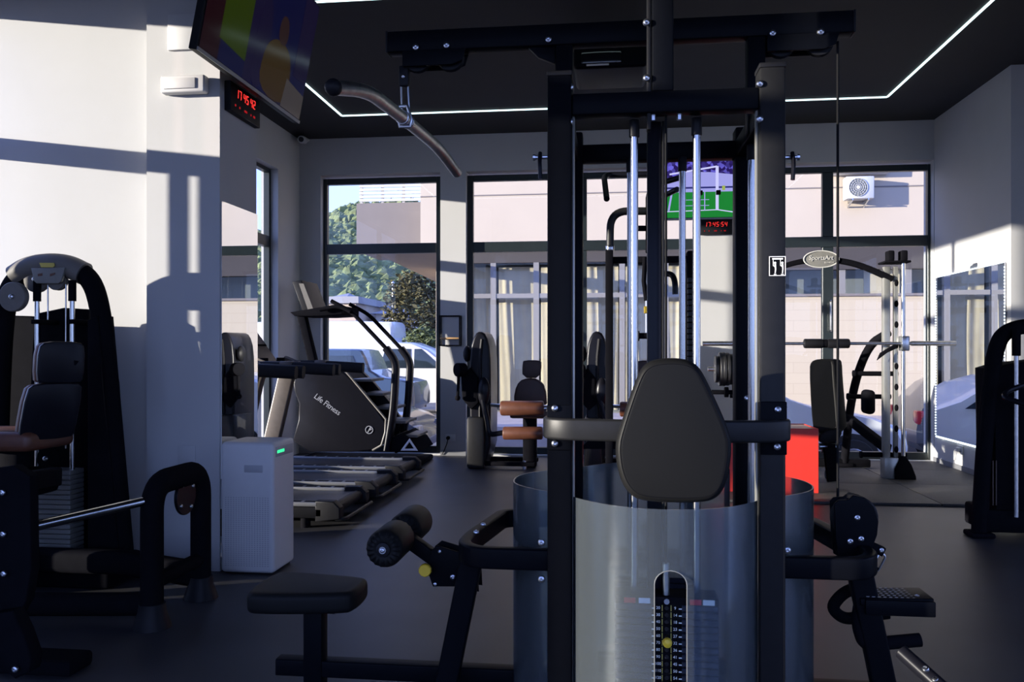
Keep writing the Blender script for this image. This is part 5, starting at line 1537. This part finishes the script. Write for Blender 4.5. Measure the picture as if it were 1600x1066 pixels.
# ---------------------------------------------------------------- red box
rx1 = at(1279, 0, 7.42).x; rx0 = rx1 - .76; rz0, rz1 = .022, at(1262, 670, 7.42).z
rb = thing('plyo_box', 'bright red jump box standing on the rubber tiles behind the tower', 'jump box', V((rx0+rx1)/2, 7.67, rz0))
obj('front_panel', MB().rbox(rx0, rx1, 7.42, 7.436, rz0, rz1, .002, 1), 'red_paint', rb)
obj('rear_panel', MB().rbox(rx0, rx1, 7.904, 7.92, rz0, rz1, .002, 1), 'red_paint', rb)
obj('side_panel', MB().rbox(rx0, rx0 + .016, 7.436, 7.904, rz0, rz1, .002, 1), 'red_paint', rb)
obj('side_panel', MB().rbox(rx1 - .016, rx1, 7.436, 7.904, rz0, rz1, .002, 1), 'red_paint', rb)
obj('top_panel', MB().rbox(rx0 + .016, rx1 - .016, 7.436, 7.904, rz1 - .022, rz1 - .006, .002, 1), 'red_box_top', rb)

# =================================================================== TREADMILLS
def treadmill(label, y):
    t = thing('treadmill', label, 'treadmill', V(-2.8, y, 0), 'treadmills facing the left window')
    x0, x1 = -3.62, -1.90
    dk = obj('deck', MB().rbox(x0 + .1, x1 - .10, y - .36, y + .36, .07, .155, .02), 'dark_plastic', t)
    obj('belt', MB().rbox(x0 + .25, x1 - .06, y - .255, y + .255, .150, .166, .004), 'tread_deck', t)
    for s in (-1, 1):
        fr_ = obj('side_rail', MB().rbox(x0 + .12, x1 - .14, y + s*.315 - .045, y + s*.315 + .045, .155, .185, .008), 'tread_side', t)
        for k in range(9):
            xx = x0 + .55 + k*.115
            obj('rail_grip', MB().box(xx, xx + .09, y + s*.315 - .02, y + s*.315 + .02, .1845, .1865), 'machine_black', fr_)
        obj('tail_cap', MB().plate([V(x1 - .16, y + s*.36, .05), V(x1 + .02, y + s*.36, .07), V(x1 + .02, y + s*.36, .15), V(x1 - .03, y + s*.36, .195), V(x1 - .16, y + s*.36, .195)], V(0, -s*.09, 0), .012), 'dark_plastic', t)
        obj('foot', MB().cyl((x1 - .25, y + s*.30, 0), (x1 - .25, y + s*.30, .09), .035, 14), 'machine_black', t)
        # upright and handrail
        obj('upright', MB().bar(rounded([V(-3.50, y + s*.38, .10), V(-3.44, y + s*.38, .35), V(-3.28, y + s*.38, 1.02), V(-3.22, y + s*.36, 1.16)], .15), .075, .17, .02, up=(1,0,0)), 'bronze_panel', t)
        hr = obj('handrail', MB().bar(rounded([V(-3.55, y + s*.37, 1.10), V(-2.95, y + s*.37, 1.10), V(-2.48, y + s*.37, 1.075)], .2), .075, .105, .03), 'dark_plastic', t)
        obj('grip_plate', MB().rbox(-2.98, -2.86, y + s*.37 - .041, y + s*.37 + .041, 1.05, 1.155, .012), 'bronze_panel', hr)
    obj('tail_roller', MB().cyl((x1 - .05, y - .27, .13), (x1 - .05, y + .27, .13), .042, 18), 'dark_plastic', t)
    obj('tail_guard', MB().tube(rounded([V(x1 - .02, y - .34, .07), V(x1 + .05, y - .33, .07), V(x1 + .05, y + .33, .07), V(x1 - .02, y + .34, .07)], .05), .014, 8), 'charcoal_steel', t)
    obj('motor_cover', MB().plate([V(x0 - .02, y - .38, .04), V(x0 - .02, y - .38, .22), V(x0 + .10, y - .38, .30), V(x0 + .38, y - .38, .20), V(x0 + .38, y - .38, .04)], V(0,.76,0), .02), 'dark_plastic', t)
    obj('dash', MB().rbox(-3.58, -3.34, y - .40, y + .40, 1.06, 1.15, .03), 'dark_plastic', t)
    # tilted console with screen
    n_ = V(.82, 0, .57).normalized(); u_ = V(-.57, 0, .82)
    O = V(-3.34, y, 1.13)
    cq = [O + V(0, a, 0) + u_*b for a, b in ((-.30,0), (.30,0), (.24,.52), (-.24,.52))]
    cn = obj('console', MB().plate(cq, -n_*.05, .012), 'bronze_panel', t)
    obj('console_frame', MB().plate([O + V(0, a, 0) + u_*b + n_*.002 for a, b in ((-.255,.20), (.255,.20), (.225,.50), (-.225,.50))], n_*.008), 'machine_black', cn)
    obj('screen', MB().plate([O + V(0, a, 0) + u_*b + n_*.009 for a, b in ((-.24,.215), (.24,.215), (.212,.485), (-.212,.485))], n_*.004), 'console_glass', cn)
    obj('bottle_holder', MB().cyl(O + V(.06,-.2,-.02), O + V(.06,-.2,.05), .04, 14).cyl(O + V(.06,.2,-.02), O + V(.06,.2,.05), .04, 14), 'machine_black', cn)
    return t
treadmill('nearest treadmill, its belt end behind the white air purifier', 5.98)
treadmill('middle treadmill of the three by the left window', 6.88)
treadmill('farthest treadmill next to the stair climber', 7.78)

# =================================================================== STAIR CLIMBER
KY0, KY1 = 8.70, 9.42
kc = thing('stair_climber', 'dark stair climber with curved handrails by the left back window', 'stair climber', V(at(530,0,KY0).x, 9.05, 0))
K = lambda px, py, Y=KY0: at(px, py, Y)
side = chaikin([(452,706), (470,640), (456,604), (462,586), (520,578), (543,583), (602,656), (603,676), (598,694), (580,707)], 1)
for Y in (KY0, KY1 - .10):
    sp_ = obj('side_panel', MB().plate([V(K(x, y).x, Y, max(.03, K(x, y).z)) for x, y in side], V(0,.10,0), .02), 'machine_gloss', kc)
    if Y == KY0:
        up2 = V(.45, 0, -.31).normalized(); 
        obj('lettering', text_mb('Life Fitness', .088, K(511,632,KY0-.003), up2, V(.45,0,1), .003, .9, .25), 'print_grey', sp_, angle=0)
        cL = K(577, 672, KY0 - .004)
        rg = [cL + V(.040*cos(2*pi*k/24), 0, .040*sin(2*pi*k/24)) for k in range(24)]
        obj('emblem', MB().tube(rg, .005, 6, closed=True, up=(0,1,0)).bar([cL + V(-.018,0,-.03), cL + V(.016,0,.03)], .012, .004, .001, up=(0,1,0)).bar([cL + V(-.006,0,-.01), cL + V(.025,0,.012)], .010, .004, .001, up=(0,1,0)), 'print_grey', sp_, angle=0)
        obj('edge_trim', MB().tube([K(x, y, KY0 - .004) for x, y in ((540,580), (603,655), (602,676), (596,696), (582,704))], .012, 8, up=(0,1,0)), 'grey_plastic', sp_)
for k in range(5):
    p = K(545 + k*18, 590 + k*22, KY0)
    obj('step', MB().rbox(p.x - .02, p.x + .22, KY0 + .10, KY1 - .10, p.z - .05, p.z - .02, .006), 'grey_plastic', kc)
    obj('riser', MB().rbox(p.x - .03, p.x - .005, KY0 + .10, KY1 - .10, p.z - .22, p.z - .02, .004), 'machine_black', kc)
for Y, o in ((KY0 + .03, 0), (KY1 - .05, 22)):
    h_ = obj('handrail', MB().tube(rounded([K(516,470,KY0) + V(0,Y-KY0,0), K(548,487,KY0) + V(0,Y-KY0,0), K(610,553,KY0) + V(0,Y-KY0,0)], .10, 5), .022, 10), 'machine_black', kc)
    obj('rail_post', MB().bar(rounded([K(602,544,KY0) + V(0,Y-KY0,0), K(618,566,KY0) + V(0,Y-KY0,0), K(614,640,KY0) + V(0,Y-KY0,0), K(604,706,KY0) + V(0,Y-KY0,.01)], .18, 6), .075, .12, .03, up=(0,1,0)), 'machine_gloss', kc)
obj('front_mast', MB().bar([K(472,492,KY0+.35), K(494,584,KY0+.35)], .10, .09, .02, up=(0,1,0)), 'machine_black', kc)
cq = [K(456,440,KY0+.12), K(471,438,KY0+.12), K(491,489,KY0+.12), K(474,491,KY0+.12)]
cs_ = obj('console', MB().plate(cq, V(0,.5,0), .015), 'dark_plastic', kc)
obj('screen', MB().plate([K(x, y, KY0 + .11) for x, y in ((467,443), (474,443), (489,482), (481,484))], V(0,.006,0)), 'grey_plastic', cs_)
obj('dash', MB().plate([K(x, y, KY0 + .05) for x, y in ((453,488), (500,480), (535,478), (535,492), (500,494), (460,494))], V(0,.6,0), .012), 'machine_black', kc)
obj('grip', MB().tube(rounded([K(500,484), K(530,478), K(548,487)], .1), .024, 10), 'machine_black', kc)
obj('rear_base', MB().plate([K(x, y) for x, y in ((598,706), (600,690), (625,678), (645,690), (655,706))], V(0,.72,0), .015), 'machine_black', kc)
obj('base_rail', MB().rbox(K(455,0).x, K(655,0).x, KY0, KY1, 0, .06, .02), 'machine_black', kc)
tq = [K(x, y, KY0 - .006) for x, y in ((629,703), (640,688), (650,703))]
obj('triangle_mark', MB().tube([tq[0], tq[1], tq[2]], .012, 6, closed=True, up=(0,1,0)), 'print_white', kc)

# =================================================================== AIR PURIFIER
px0_, px1_, py0_, py1_, pz = -2.172, -1.862, 4.43, 4.74, .738
ap = thing('air_purifier', 'tall white air purifier with green display beside the mirrored pillar', 'air purifier', V(-2.017, 4.585, 0))
bodyp = obj('body', MB().rbox(px0_, px1_, py0_, py1_, .008, pz, .022, 4), 'white_plastic', ap)
obj('foot_ring', MB().rbox(px0_ + .02, px1_ - .02, py0_ + .02, py1_ - .02, 0, .012, .004), 'dark_plastic', ap)
hxc = at(396, 0, py0_).x
obj('handle_recess', MB().rbox(hxc - .055, hxc + .055, py0_ - .0015, py0_ + .01, at(396,739,py0_).z, at(396,727,py0_).z, .004), 'mesh_plastic', bodyp)
mb = MB()
for i in range(17):
    for j in range(34):
        x = px0_ + .032 + i*(px1_ - px0_ - .064)/16; z = .05 + j*.0115
        mb.box(x - .0035, x + .0035, py0_ - .0008, py0_ + .002, z - .003, z + .003)
tag(obj('air_holes', mb, 'mesh_plastic', bodyp, angle=0), kind='stuff')
obj('display_panel', MB().rbox(px1_ - .002, px1_ + .0015, py0_ + .03, py1_ - .03, pz - .085, pz - .03, .001), 'mesh_plastic', bodyp)
obj('display', MB().rbox(px1_ + .0005, px1_ + .003, py0_ + .05, py0_ + .15, pz - .065, pz - .048, .001), 'led_green', bodyp)
